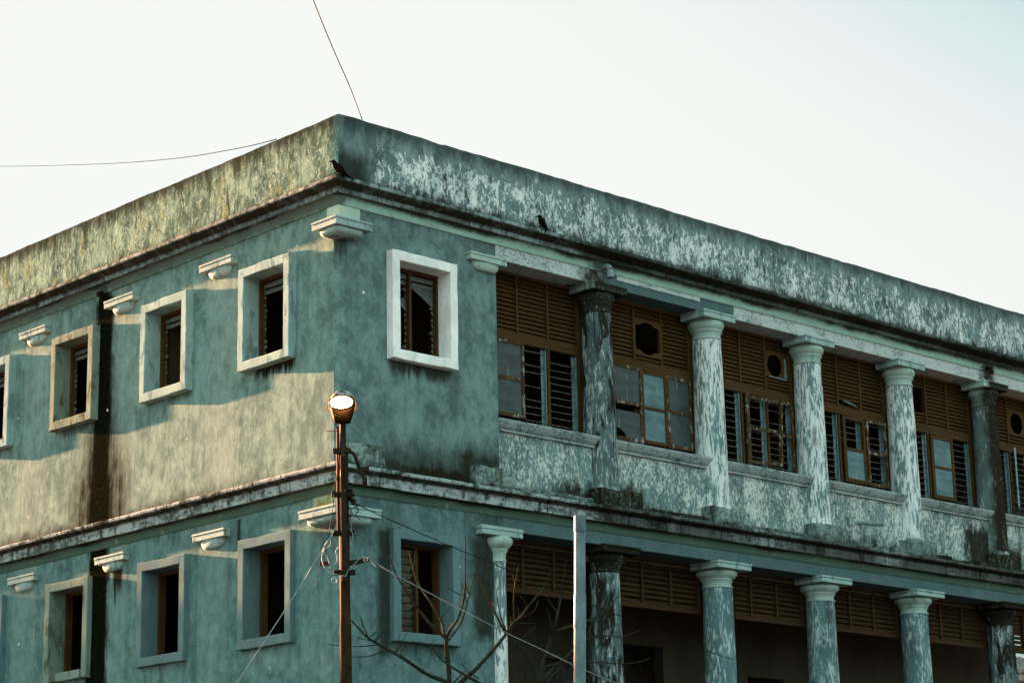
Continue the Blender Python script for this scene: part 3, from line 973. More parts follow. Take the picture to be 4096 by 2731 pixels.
# string course between the storeys
cor = MB()
q = LO
cor.sweep(stations(0.28, 0.010, 0.008, 7),
          [(-0.05, 8.545), (0.225, 8.548), (0.243, 8.552), (0.254, 8.698), (0.268, 8.704), (0.285, 8.708), (0.315, 8.722),
           (0.350, 8.742), (0.364, 8.756), (0.380, 8.758), (0.384, 8.766), (0.385, 8.806), (0.376, 8.816), (0.14, 8.85), (-0.05, 8.87)], close=True)
sc_ = cor.build('string_course', 'ledge_low', bld, smooth=32)
cv = MB()
prof = [(q - 0.02, 8.392), (q + 0.018, 8.392), (q + 0.02, 8.406)]
for i in range(9):
    t = i / 8 * math.pi / 2
    prof.append((q + 0.024 + 0.085 * (1 - math.cos(t)), 8.408 + 0.128 * math.sin(t)))
prof += [(q + 0.112, 8.552), (q - 0.02, 8.552)]
cv.sweep(stations(0.5, 0.003, 0.003, 8), prof, close=True)
cv.build('cove', 'cove_low', sc_, smooth=40)

# architraves over the columns
b = MB()
b.box(3.48, 6.16, 0.0, 0.45, 12.940, 13.36)
b.box(9.72, XR, 0.0, 0.45, 12.940, 13.36)
b.build('architrave', 'beam', bld, bevel=0.006)
b = MB()
b.box(6.16, 9.72, 0.006, 0.45, 12.940, 13.36)
b.build('architrave', 'beam_plain', bld, bevel=0.006)
b = MB()
b.box(6.5, 8.75, -0.012, 0.0055, 13.11, 13.20)
b.build('paint_patch', 'beam', bld)
b = MB()
b.box(3.44, XR, -LO, 0.45, 8.168, 8.552)
b.build('architrave', 'beam_plain', bld, bevel=0.008)
b = MB()
b.box(3.5, XR, 0.452, 0.62, 12.92, 13.3)
b.box(3.5, XR, 0.452, 0.62, 8.08, 8.45)
b.build('soffit', 'soffit', bld)


# ------------------------------------------------------------------ windows of the closed walls
def surround(face, c, z0, z1, w, band, p0, p1, mat, seed, wood=True, mull=None, lab=None, louv=False, jag=True, panes=True):
    """projecting surround; p0 front offset (outwards), p1 depth inwards"""
    def pt(u, z, p):
        return (-p, u, z) if face == 'L' else (u, -p, z)
    u0, u1 = c - w / 2, c + w / 2
    m = MB()
    loops = []
    N_ = 10

    def rect(a, b, z, zz, p, wob=0.0):
        L = []
        corners = [(a, z), (b, z), (b, zz), (a, zz)]
        for i in range(4):
            (ua, za), (ub, zb) = corners[i], corners[(i + 1) % 4]
            for k in range(N_):
                t = k / N_
                uu, vv = ua + (ub - ua) * t, za + (zb - za) * t
                e = wob * mnoise.noise(Vector((uu * 3 + seed, vv * 3, p * 5)))
                L.append(pt(uu + e * (1 if uu > c else -1) * (1 if i in (1, 3) else 0), vv + (e if i in (0, 2) else 0), p + e * 0.4))
        return L
    bw = 0.010
    m.ring([rect(u0, u1, z0, z1, -0.05), rect(u0, u1, z0, z1, p0 - bw, 0.018), rect(u0 + bw, u1 - bw, z0 + bw, z1 - bw, p0, 0.016),
            rect(u0 + band - bw, u1 - band + bw, z0 + band - bw, z1 - band + bw, p0, 0.008),
            rect(u0 + band, u1 - band, z0 + band, z1 - band, p0 - bw, 0.008),
            rect(u0 + band, u1 - band, z0 + band, z1 - band, -p1)], None)
    ob = m.build('window', mat, bld, smooth=30, label=lab)
    # timber frame set deep in the reveal
    a, bq, za, zb = u0 + band, u1 - band, z0 + band, z1 - band
    f = MB()
    d0, d1 = -(p1 - 0.13), -(p1 + 0.0)
    fw = 0.055

    def bx(ua, ub, zc, zd, e0=d0, e1=d1):
        if face == 'L': f.box(-e0, -e1, ua, ub, zc, zd)
        else: f.box(ua, ub, -e0, -e1, zc, zd)
    bx(a, a + fw, za, zb)
    bx(bq - fw, bq, za, zb)
    bx(a + fw, bq - fw, zb - fw, zb)
    bx(a + fw, bq - fw, za, za + fw * 0.8)
    if mull:
        bx(mull - 0.028, mull + 0.028, za + fw * 0.8, zb - fw, d0 + 0.004, d1)
    f.build('frame', 'wood', ob, bevel=0.004)
    # top louvre pane that is left and jagged glass stubs in the side clips
    gl = MB()
    e = -(p1 - 0.05)

    def quad(p4, ee):
        gl.add([pt(u, z, ee) for (u, z) in p4] + [pt(u, z, ee - 0.005) for (u, z) in p4], [(0, 1, 2, 3), (7, 6, 5, 4), (0, 1, 5, 4), (1, 2, 6, 5), (2, 3, 7, 6), (3, 0, 4, 7)])
    rr = random.Random(seed)
    bays = [(a + fw, (mull - 0.03) if mull else bq - fw)] + ([(mull + 0.03, bq - fw)] if mull else [])
    for (ua, ub) in (bays if panes else []):
        quad([(ua, zb - fw - 0.20), (ub, zb - fw - 0.20), (ub, zb - fw - 0.13), (ua, zb - fw - 0.13)], e)
        quad([(ua, zb - fw - 0.10), (ub, zb - fw - 0.10), (ub, zb - fw - 0.02), (ua, zb - fw - 0.02)], e + 0.01)
        if jag:
            side = ub if face == 'R' else ub
            sg = -1
            n_ = 11
            for i in range(n_):
                z = za + 0.08 + (zb - za - 0.42) * i / (n_ - 1)
                L = rr.choice([0.05, 0.06, 0.07, 0.10, 0.12])
                t = rr.uniform(-0.03, 0.05)
                gl.add([pt(side, z + 0.05, e), pt(side, z - 0.03, e), pt(side + sg * L, z + t, e + 0.01)], [(0, 1, 2)])
    if mull and panes:
        ua, ub = bays[1]
        gl.add([pt(ua + 0.02, zb - 0.26, e), pt(ub, zb - 0.26, e), pt(ub, zb - 0.55, e), pt(ua + 0.16, zb - 0.33, e)], [(0, 1, 2, 3)])
        ua, ub = bays[0]
        gl.add([pt(ub - 0.19, zb - 0.55, e + .01), pt(ub - 0.07, zb - 0.48, e + .01), pt(ub - 0.01, zb - 0.60, e + .01), pt(ub - 0.08, zb - 0.66, e + .01)], [(0, 1, 2, 3)])
    if gl.v:
        gl.build('broken_glass', 'shard', ob)
    if louv:
        lv = MB()
        for i in range(11):
            z = za + 0.10 + i * 0.125
            c0 = Vector(pt((a + mull - 0.03) / 2, z, e - 0.02))
            lv.obox(c0, ((mull - 0.03 - a) / 2, 0, 0.003 * jn(z, 9, 4)), (0, 0.035, -0.045), (0, 0.004, 0.003))
        lv.build('louvre', 'old_wood', ob)
    return ob


LABS = ['window surround with dark drips below', 'cream window surround with peeling side', 'brown stained window surround beside the black streak', None]
for i, c in enumerate(WINS_L):
    surround('L', c, 10.835, 12.615, 1.40, 0.155, 0.16, 0.30, ['surround', 'surround', 'surround_stained', 'surround'][i], 3 + i, lab=LABS[i], mull=None)
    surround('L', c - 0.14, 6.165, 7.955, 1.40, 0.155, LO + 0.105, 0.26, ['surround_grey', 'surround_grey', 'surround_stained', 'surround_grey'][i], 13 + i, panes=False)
surround('R', 1.73, 10.755, 12.595, 1.44, 0.165, 0.16, 0.29, 'surround_clean', 31, mull=1.66, lab='bright white window surround beside the columns')
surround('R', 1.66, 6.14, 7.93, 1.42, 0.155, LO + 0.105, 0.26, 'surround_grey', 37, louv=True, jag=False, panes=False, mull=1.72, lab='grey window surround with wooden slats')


# ------------------------------------------------------------------ pilaster capitals on the closed walls
def pil_cap(face, c, zt, off, mat, w=0.92, p=0.14, seed=0, deep=0.0):
    def bx(m, ua, ub, p0, p1, z0, z1):
        if face == 'L': m.box(-p1, -p0, ua, ub, z0, z1)
        else: m.box(ua, ub, -p1, -p0, z0, z1)
    m = MB()
    bx(m, c - w / 2, c + w / 2, off - 0.05, off + p, zt - 0.135, zt - 0.045)
    bx(m, c - w / 2 - 0.008, c + w / 2 + 0.008, off - 0.05, off + p + 0.010, zt - 0.042, zt)
    ob = m.build('pilaster_capital', mat, bld, bevel=0.008)
    e = MB()
    prof = [(0.005, -0.155), (0.16, -0.152), (0.235, -0.135), (0.275, -0.10), (0.30, -0.06), (0.305, -0.02), (0.30, 0.0)]
    a0, a1 = (math.pi / 2, 3 * math.pi / 2) if face == 'L' else (math.pi, 2 * math.pi)
    n = 24
    o = len(e.v)
    for (r, dz) in prof:
        for k in range(n + 1):
            t = -math.pi / 2 + math.pi * k / n
            uu = c + r * math.sin(t) * 1.0
            pp = off + max(0.0, math.cos(t)) ** 0.6 * (p * 0.82) * (r / 0.30)
            e.v.append((-pp, uu, zt - 0.135 + dz) if face == 'L' else (uu, -pp, zt - 0.135 + dz))
    for i in range(len(prof) - 1):
        for k in range(n):
            e.f.append((o + i * (n + 1) + k, o + i * (n + 1) + k + 1, o + (i + 1) * (n + 1) + k + 1, o + (i + 1) * (n + 1) + k))
    e.build('bowl', mat, ob, smooth=60)


for c in (3.20, 6.15, 9.06, 11.97):
    pil_cap('L', c, 12.965, 0.0, 'capital', seed=int(c))
    pil_cap('L', c - 0.03, 8.235, LO, 'capital', w=0.90, p=0.12, seed=int(c) + 9)
pil_cap('R', 3.21, 12.925, 0.0, 'capital_green', w=0.84, p=0.13)


def corner_cap(p, ly, lx, zt, h, mat, name):
    m = MB()
    m.box(-p, lx, -p, ly, zt - h, zt - 0.045)
    m.box(-p - 0.01, lx + 0.01, -p - 0.01, ly + 0.01, zt - 0.042, zt)
    ob = m.build('corner_capital', mat, bld, bevel=0.008)
    e = MB()
    loops = []
    for (ins, dz) in ((0.055, 0.0), (0.045, -0.035), (0.055, -0.075), (0.09, -0.105), (0.14, -0.12), (0.30, -0.125)):
        x0, y0, x1, y1 = -p + ins, -p + ins, lx - ins - 0.05, ly - ins - 0.05
        L = []
        r = 0.10
        for (cx, cy, t0) in ((x0 + r, y0 + r, 180), (x1 - r, y0 + r, 270), (x1 - r, y1 - r, 0), (x0 + r, y1 - r, 90)):
            for k in range(5):
                t = R(t0 + 90 * k / 4)
                L.append((cx + r * math.cos(t), cy + r * math.sin(t), zt - h + dz))
        loops.append(L)
    e.ring(loops, None)
    e.build('bowl', mat, ob, smooth=60)


corner_cap(0.30, 0.33, 0.46, 12.885, 0.145, 'capital', 'u')
corner_cap(0.42, 0.49, 0.52, 8.145, 0.145, 'capital', 'l')
fz = MB()
fz.box(-0.012, 0.44, -0.012, 0.30, 12.87, 13.195)
fz.build('frieze_block', 'frieze', bld, bevel=0.006)
fz = MB()
fz.box(-LO - 0.012, 0.10, -LO - 0.012, 0.52, 8.13, 8.40)
fz.build('frieze_block', 'frieze_ochre', bld, bevel=0.006)

# ------------------------------------------------------------------ columns, pedestals, balustrade walls
for i in range(1, 7):
    x = C0 + DC * i
    st = i in (1, 5)
    m = MB()
    ph = []
    for k_ in range(15):
        t = k_ / 14
        ph.append((0.302 - 0.030 * t + 0.006 * math.sin(t * math.pi), 9.20 + t * 3.235))
    m.lathe(x, CY, ph, 48, jit=0.008)
    ob = m.build('column', {1: 'column_black', 5: 'column_half'}.get(i, 'column'), bld, smooth=50,
                 label={1: 'blackened upper column', 5: 'upper column with black right half'}.get(i))
    c = MB()
    c.lathe(x, CY, [(0.262, 12.43), (0.288, 12.435), (0.293, 12.447), (0.288, 12.462), (0.270, 12.468), (0.268, 12.50), (0.272, 12.545), (0.288, 12.575),
                    (0.302, 12.588), (0.306, 12.600), (0.302, 12.612), (0.292, 12.618), (0.300, 12.63), (0.322, 12.655), (0.340, 12.69), (0.346, 12.725), (0.340, 12.76),
                    (0.322, 12.79), (0.25, 12.80)], 48)
    c.build('capital', {1: 'capital_west', 5: 'capital_half'}.get(i, 'capital_green'), ob, smooth=40)
    a = MB()
    a.box(x - 0.445, x + 0.455, -0.165, 0.44, 12.795, 12.895)
    a.box(x - 0.453, x + 0.463, -0.175, 0.44, 12.898, 12.939)
    a.build('abacus', {1: 'capital_west', 5: 'capital_half'}.get(i, 'capital'), ob, bevel=0.010)
    # pedestal
    p = MB()
    if i == 1:
        p.box(x - 0.40, x + 0.55, -0.17, 0.5, 8.84, 9.17)
        p.box(x + 0.55, x + 0.80, -0.05, 0.5, 8.84, 9.22)
    else:
        p.box(x - 0.42, x + 0.44, -0.165, 0.5, 8.84, 9.19)
    p.build('pedestal', 'pedestal_black' if st else 'pedestal', bld, rough=0.030)
    fl = MB()
    fl.lathe(x, CY, [(0.36, 9.165), (0.352, 9.19), (0.330, 9.205), (0.310, 9.235), (0.302, 9.28)], 40, jit=0.03)
    fl.build('base_mortar', 'column_black' if st else 'column', ob, smooth=60)
    # lower storey column
    m = MB()
    ph = [(0.300 - 0.024 * t + 0.006 * math.sin(t * math.pi), 4.3 + t * 3.42) for t in [k_ / 14 for k_ in range(15)]]
    m.lathe(x, CY, ph, 48, jit=0.008)
    ob = m.build('column', 'column_black' if i in (1, 5) else 'column_low', bld, smooth=50,
                 label={1: 'blackened lower column', 5: 'blackened lower column'}.get(i))
    c = MB()
    c.lathe(x, CY, [(0.264, 7.715), (0.290, 7.72), (0.296, 7.735), (0.290, 7.75), (0.270, 7.755), (0.268, 7.79), (0.274, 7.83), (0.298, 7.858), (0.306, 7.870),
                    (0.300, 7.884), (0.312, 7.90), (0.350, 7.925), (0.378, 7.96), (0.384, 7.99), (0.374, 8.02), (0.34, 8.04), (0.25, 8.045)], 48)
    c.build('capital', 'capital_black' if i in (1, 5) else 'capital_green', ob, smooth=40)
    a = MB()
    a.box(x - 0.455, x + 0.465, -0.255, 0.44, 8.04, 8.122)
    a.box(x - 0.465, x + 0.475, -0.268, 0.44, 8.125, 8.167)
    a.build('abacus', 'capital_black' if i in (1, 5) else 'capital', ob, bevel=0.010)

# slender half column at the start of the lower gallery
m = MB()
m.lathe(3.33, -0.07, [(0.145, 4.3), (0.145, 6.0), (0.132, 7.62)], 32, jit=0.012)
ob = m.build('column', 'column', bld, smooth=50, label='slender half column against the lower wall')
c = MB()
c.lathe(3.33, -0.07, [(0.135, 7.62), (0.150, 7.625), (0.150, 7.645), (0.138, 7.655), (0.140, 7.76), (0.165, 7.80), (0.175, 7.82), (0.172, 7.835), (0.20, 7.86), (0.245, 7.91), (0.262, 7.96), (0.25, 8.01), (0.2, 8.045)], 40)
c.build('capital', 'capital_green', ob, smooth=40)
a = MB()
a.box(2.82, 3.75, -0.26, 0.2, 8.04, 8.125)
a.box(2.81, 3.76, -0.27, 0.2, 8.128, 8.19)
a.build('abacus', 'capital', ob, bevel=0.008)

# blocks standing on the string course
p = MB()
p.box(0.12, 0.84, -0.13, 0.05, 8.83, 9.24)
p.build('pedestal', 'pedestal', bld, rough=0.030)
p = MB()
p.box(2.80, 3.68, -0.165, 0.2, 8.83, 9.20)
p.build('pedestal', 'pedestal', bld, rough=0.030)

for i in range(0, 6):
    c = C0 + DC * i
    xa, xb = (3.482 if i == 0 else c + 0.15), c + DC - 0.15
    m = MB()
    m.box(xa, xb, 0.13, 0.56, 8.62, 9.945)
    d = m.build('balustrade_wall', 'dado', bld)
    s = MB()
    prof = [(-0.10, 9.93), (-0.075, 9.932), (-0.070, 9.962), (-0.092, 9.972), (-0.055, 9.990), (-0.02, 10.04), (0.005, 10.075), (0.012, 10.085), (0.020, 10.128), (-0.2, 10.16), (-0.44, 10.24), (-0.44, 9.93)]
    xs = [xa + (xb - xa) * k_ / 8 for k_ in range(9)]
    s.sweep([lambda pp, z, x=x: (x, -pp - 0.0, z + 0.004 * jn(x, 3, 2)) for x in xs], prof, close=True)
    s.build('sill', 'sill', d, smooth=35)
    # broken course of masonry at the foot
    l = MB()
    rr = random.Random(40 + i)
    x = c + 0.55
    while x < c + DC - 0.45:
        L = rr.uniform(0.3, 0.9)
        l.box(x, min(x + L, c + DC - 0.43), -0.02 - rr.uniform(0, .04), 0.2, 8.80, 8.97 + rr.uniform(-0.03, 0.02))
        x += L + 0.012
    l.build('footing_course', 'pedestal_black' if i in (1, 4, 5) else 'pedestal', d, rough=0.025)


# ------------------------------------------------------------------ timber infill of the bays
YI = 0.45
ZT, ZB = 12.93, 10.20


def sash(parent, a, b, z0, z1, mat, panes, y=0.425, mid=0.50, name='sash', sw=0.055, pane_mats=None):
    m = MB()
    d = 0.04
    m.box(a, a + sw, y, y + d, z0, z1)
    m.box(b - sw, b, y, y + d, z0, z1)
    m.box(a + sw, b - sw, y, y + d, z1 - sw, z1)
    m.box(a + sw, b - sw, y, y + d, z0, z0 + sw * 1.15)
    zm = z0 + (z1 - z0) * mid
    m.box(a + sw, b - sw, y + 0.003, y + d, zm - 0.03, zm + 0.03)
    ob = m.build(name, mat, parent, bevel=0.004)
    for k_, (mt, za, zb) in enumerate(((panes[0], zm + 0.03, z1 - sw), (panes[1], z0 + sw * 1.15, zm - 0.03))):
        if not mt:
            continue
        q_ = MB()
        if mt == 'broken':
            h = zb - za
            xs = [a + sw, b - sw]
            q_.add([(a + sw, y + .02, za + h * .27), (a + sw + 0.13, y + .02, za + h * .24), (a + sw + 0.24, y + .02, za + h * .12), (a + sw + 0.29, y + .02, za),
                    (b - sw, y + .02, za), (b - sw, y + .02, zb - h * .20), (a + sw, y + .02, zb - h * .20)], [(0, 1, 2, 3, 4, 5, 6)])
            q_.build('pane', 'dusty', ob)
        else:
            q_.box(a + sw, b - sw, y + 0.018, y + 0.024, za, zb)
            q_.build('pane', mt, ob)
    return ob


def jalousie(parent, a, b, z0, z1, strip=True, seed=0, tilt=0.2):
    rr = random.Random(seed)
    m = MB()
    n = 11
    for k_ in range(n):
        z = z0 + 0.06 + (z1 - z0 - 0.14) * k_ / (n - 1)
        t = tilt + rr.uniform(-0.08, 0.08)
        if rr.random() < 0.06:
            continue
        m.obox(((a + b) / 2, YI + 0.09, z), ((b - a) / 2 - 0.02, 0, 0), (0, 0.045 * math.cos(t), 0.045 * math.sin(t)), (0, -0.0025 * math.sin(t), 0.0025 * math.cos(t)))
    ob = m.build('glass_louvres', 'louvre_glass', parent)
    e = MB()
    rr = random.Random(seed)
    for k_ in range(n):
        z = z0 + 0.06 + (z1 - z0 - 0.14) * k_ / (n - 1)
        t = tilt + rr.uniform(-0.08, 0.08)
        if rr.random() < 0.06:
            continue
        y = YI + 0.09 - 0.047 * math.cos(t)
        zz = z - 0.045 * math.sin(t)
        e.box(a + 0.02, b - 0.02, y - 0.002, y + 0.003, zz - 0.004, zz + 0.004)
    e.build('glass_edge', 'blade_edge', ob)
    if strip:
        s = MB()
        s.box(b - 0.10, b - 0.02, YI + 0.075, YI + 0.085, z0, z1)
        s.box(b - 0.035, b - 0.012, YI + 0.03, YI + 0.074, z0, z1)
        s.build('metal_jamb', 'alu', ob)
    return ob


def slats(m, a, b, z0, z1, pitch=0.0775, skip=(), y=YI):
    n = max(1, int(round((z1 - z0) / pitch)))
    h = (z1 - z0) / n
    for k_ in range(n):
        if k_ in skip:
            continue
        z = z0 + h * (k_ + 0.5)
        t = R(54)
        dy, dz = 0.047 * math.cos(t), 0.047 * math.sin(t)
        e = 0.005 * jn(z * 3 + a, 5, 1)
        rs = random.Random(int(z * 1000) * 7 + int(a * 100))
        sag = rs.uniform(-0.012, 0.012) if rs.random() < 0.10 else 0.0
        t += rs.uniform(-0.05, 0.05)
        dy, dz = 0.047 * math.cos(t), 0.047 * math.sin(t)
        m.obox(((a + b) / 2, y + 0.055, z + e), ((b - a) / 2, 0, 0.0015 * jn(a + z, 9, 2) + sag), (0, dy, dz), (0, -0.006 * math.sin(t), 0.006 * math.cos(t)))
    return h


def holed_board(m, x0, x1, z0, z1, cx, cz, rx, rz, y=YI + 0.01, th=0.02, sq=2.0, n=48):
    """board with a rounded opening (superellipse of power sq)"""
    outer, inner = [], []
    for k_ in range(n):
        t = 2 * math.pi * k_ / n
        c_, s_ = math.cos(t), math.sin(t)
        if not sq:      # square hole with a round bite above and below
            q_ = max(min(rx / max(abs(c_), 1e-6), 0.235 / max(abs(s_), 1e-6)), 0.31 if abs(c_) < 0.75 else 0)
            inner.append((cx + c_ * q_, cz + s_ * q_))
        else: inner.append((cx + rx * math.copysign(abs(c_) ** (2 / sq), c_), cz + rz * math.copysign(abs(s_) ** (2 / sq), s_)))
        kx = ((x1 - cx) if c_ > 0 else (cx - x0)) / max(abs(c_), 1e-6)
        kz = ((z1 - cz) if s_ > 0 else (cz - z0)) / max(abs(s_), 1e-6)
        q_ = min(kx, kz)
        outer.append((cx + c_ * q_, cz + s_ * q_))
    F = lambda L, yy: [(p_[0], yy, p_[1]) for p_ in L]
    m.ring([F(outer, y + th), F(outer, y), F(inner, y), F(inner, y + th), F(outer, y + th)], None)


for i in range(0, 6):
    c = C0 + DC * i
    X = [c + 0.50, c + 1.25, c + 2.00, c + 2.77]
    hw = 0.03
    fr = MB()
    # posts, rails
    fr.box(X[0] - 0.4, X[0] + hw, YI, YI + 0.11, ZB, ZT)
    fr.box(X[3] - 0.035, X[3] + 0.45, YI, YI + 0.11, ZB, ZT)
    for xm in X[1:3]:
        fr.box(xm - hw, xm + hw, YI + 0.004, YI + 0.11, 10.25, 11.68)
        fr.box(xm - 0.022, xm + 0.022, YI + 0.003, YI + 0.10, 11.84, ZT)
    fr.box(X[0] + hw, X[3] - 0.035, YI + 0.006, YI + 0.10, 11.765, 11.843)
    fr.box(X[0] + hw, X[3] - 0.035, YI - 0.006, YI + 0.10, 11.680, 11.760)
    fr.box(X[0] + hw, X[3] - 0.035, YI + 0.006, YI + 0.10, ZB, 10.28)
    fr.box(X[0] + hw, X[3] - 0.035, YI + 0.006, YI + 0.10, ZT - 0.045, ZT)
    scr = fr.build('window_screen', 'wood', bld, bevel=0.004)
    lv = MB()
    for k_ in range(3):
        a, b_ = X[k_] + (hw if k_ == 0 else 0.022), X[k_ + 1] - (0.035 if k_ == 2 else 0.022)
        z0, z1 = 11.845, ZT - 0.046
        if i == 1 and k_ == 1:
            slats(lv, a, b_, z0, z0 + 0.12)
            slats(lv, a, b_, 12.66, z1)
            holed_board(lv, a, b_, 11.97, 12.66, (a + b_) / 2, 12.315, 0.325, 0.315, sq=0)
        elif i == 2 and k_ == 2:
            slats(lv, a, b_, z0, 12.13)
            slats(lv, a, b_, 12.64, z1)
            holed_board(lv, a, b_, 12.14, 12.64, a + 0.27, 12.38, 0.225, 0.22)
        elif i == 4 and k_ == 0:
            slats(lv, a, b_, z0, 12.07)
            slats(lv, a, b_, 12.66, z1)
            lv.box(a, b_, YI + 0.01, YI + 0.05, 12.07, 12.11)
        elif i == 5 and k_ == 1:
            slats(lv, a, b_, z0, 12.08)
            slats(lv, a, b_, 12.64, z1)
            holed_board(lv, a, b_, 12.08, 12.64, (a + b_) / 2 - 0.02, 12.36, 0.23, 0.235)
        elif i == 3 and k_ == 1:
            slats(lv, a, b_, z0, z1, skip=(1,))
            lv.obox(((a + b_) / 2 + 0.05, YI + 0.03, 11.94), (0.27, 0, -0.045), (0, 0.03, 0.035), (0.0006, -0.004, 0.004))
        else:
            slats(lv, a, b_, z0, z1)
    lv.build('louvre_panel', 'wood', scr)
    if i == 2:
        w_ = MB()
        w_.box(11.70, 11.76, YI + 0.001, YI + 0.009, 12.17, 12.55)
        w_.obox((11.50, YI + 0.004, 12.135), (0.27, 0, -0.004), (0, 0.004, 0), (0, 0, 0.012))
        w_.build('pale_strip', 'alu', scr)
    if i == 3:
        w_ = MB()
        w_.obox((X[1] + 0.42, YI + 0.022, 11.965), (0.20, 0, -0.03), (0, 0.02, 0.026), (0.0, -0.003, 0.003))
        w_.build('pale_strip', 'alu', scr)
    # windows
    z0, z1 = 10.285, 11.675
    T = [(X[0] + hw, X[1] - hw), (X[1] + hw, X[2] - hw), (X[2] + hw, X[3] - 0.035)]
    if i == 0:
        sash(bld, X[0] + 0.04, X[1] + 0.075, 10.31, 11.67, 'wood_worn', ('dusty', 'dusty'), y=0.38)
        jalousie(bld, *T[1], z0, z1, seed=1)
        jalousie(bld, *T[2], z0, z1, seed=2)
    elif i == 1:
        sash(bld, X[0] + 0.06, X[1] + 0.09, 10.27, 11.69, 'wood_worn', ('dusty', 'broken'), y=0.375)
        sash(bld, X[1] + 0.10, X[2] + 0.03, 10.30, 11.665, 'wood', ('frosted', 'frosted'), y=0.40, mid=0.49)
        sash(bld, X[2] + 0.045, X[3] - 0.06, 10.30, 11.67, 'wood_worn', ('dusty', 'dusty'), y=0.40)
        jalousie(bld, *T[0], z0, z1, seed=12, strip=False)
    elif i == 2:
        for k_ in range(3):
            jalousie(bld, *T[k_], z0, z1, seed=20 + k_, tilt=0.3)
        # right leaf still hung, left leaf fallen apart
        m = MB()
        a, b_ = X[2] - 0.02, X[3] - 0.045
        m.box(b_ - 0.055, b_, 0.40, 0.44, 10.30, 11.67)
        m.box(a + 0.2, b_ - 0.055, 0.402, 0.438, 11.60, 11.67)
        m.box(a + 0.15, b_ - 0.055, 0.402, 0.438, 10.95, 11.02)
        m.build('sash', 'wood_worn', bld, bevel=0.004, label='broken sash missing its left side')
        m = MB()
        a = X[1] + 0.05
        m.box(a, a + 0.095, 0.385, 0.43, 10.27, 11.665)
        m.bar((a + 0.09, 0.40, 11.60), (a + 0.86, 0.33, 11.595), 0.035, 0.075)
        m.bar((a + 0.09, 0.40, 10.98), (a + 0.80, 0.33, 10.99), 0.035, 0.055)
        m.bar((a + 0.09, 0.40, 10.33), (a + 0.88, 0.30, 10.345), 0.035, 0.060)
        m.bar((a + 0.93, 0.30, 11.64), (a + 0.84, 0.30, 10.30), 0.04, 0.075, up=(0, 1, 0))
        m.build('sash', 'wood_worn', bld, bevel=0.004, label='open sash falling apart, its panes gone')
    elif i == 3:
        jalousie(bld, *T[0], z0, z1, seed=31)
        jalousie(bld, *T[1], z0, z1, seed=32)
        jalousie(bld, *T[2], z0, z1, seed=33)
        sash(bld, X[1] + 0.06, X[2] + 0.01, 10.30, 11.66, 'wood', (None, 'frosted'), y=0.40, sw=0.07)
        sash(bld, X[2] + 0.06, X[3] - 0.05, 10.30, 11.67, 'wood_worn', (None, None), y=0.395, sw=0.06)
    elif i == 4:
        jalousie(bld, *T[0], z0, z1, seed=41)
        sash(bld, X[1] + 0.02, X[2] + 0.05, 10.30, 11.66, 'wood', ('frosted', 'frosted'), y=0.40, sw=0.075)
        jalousie(bld, *T[2], z0, z1, seed=43)
    else:
        for k_ in range(3):
            jalousie(bld, *T[k_], z0, z1, seed=50 + k_)
        m = MB()
        A_, B_ = Vector((19.46, 0.42, 0)), Vector((18.92, 0.06, 0))
        for (t0, t1, za, zb) in ((0, 0.12, 10.36, 11.66), (0.88, 1, 10.36, 11.66), (0.12, 0.88, 11.58, 11.66), (0.12, 0.88, 10.36, 10.43), (0.12, 0.88, 10.98, 11.03)):
            p0, p1 = A_.lerp(B_, t0), A_.lerp(B_, t1)
            m.bar((p0.x, p0.y, (za + zb) / 2), (p1.x, p1.y, (za + zb) / 2), 0.035, zb - za)
        m.build('sash', 'surround', bld, bevel=0.004, label='white sash swung open')
    # lower gallery: louvred transom
    fr = MB()
    zt, zb = 8.10, 7.26
    xa, xb = c + 0.05 if i else 3.45, c + DC - 0.05
    for xm in X:
        fr.box(xm - 0.028, xm + 0.028, YI, YI + 0.09, zb + 0.085, zt)
    fr.box(xa, xb, YI - 0.006, YI + 0.09, zb, zb + 0.085)
    fr.box(xa, xb, YI, YI + 0.09, zt, zt + 0.06)
    tr = fr.build('gallery_transom', 'wood_low', bld, bevel=0.004)
    lv = MB()
    ends = [xa] + X + [xb]
    for k_ in range(len(ends) - 1):
        if ends[k_ + 1] - ends[k_] < 0.1: continue
        slats(lv, ends[k_] + 0.028, ends[k_ + 1] - 0.028, zb + 0.086, zt, pitch=0.094)
    lv.build('louvre_panel', 'wood_low', tr)

# pipes through the walls
p = MB()
p.tube([(6.13, 0.02, 13.27), (6.13, -0.10, 13.27), (6.13, -0.165, 13.25), (6.13, -0.19, 13.20)], 14, r=0.062)
p.tube([(6.13, -0.192, 13.19), (6.13, -0.196, 13.05)], 16, r=0.070)
p.build('drain_pipe', 'pvc', bld, smooth=50, label='grey elbow pipe under the cornice')
p = MB()
p.tube([(13.30, 0.2, 9.42), (13.62, -0.30, 9.345)], 14, r=0.042)
p.build('drain_pipe', 'pvc', bld, smooth=50, label='short pipe sticking out of the balustrade wall')
p = MB()
p.tube([(17.93, 0.02, 13.25), (17.93, -0.10, 13.25), (17.93, -0.15, 13.22), (17.93, -0.17, 13.12)], 12, r=0.05)
p.build('drain_pipe', 'iron', bld, smooth=50, label='black elbow pipe under the cornice')
p = MB()
p.tube([(0.05, 6.86, 13.20), (-0.07, 6.86, 13.20), (-0.11, 6.86, 13.15)], 12, r=0.05)
p.build('drain_pipe', 'iron', bld, smooth=50, label='black spout above the long streak')

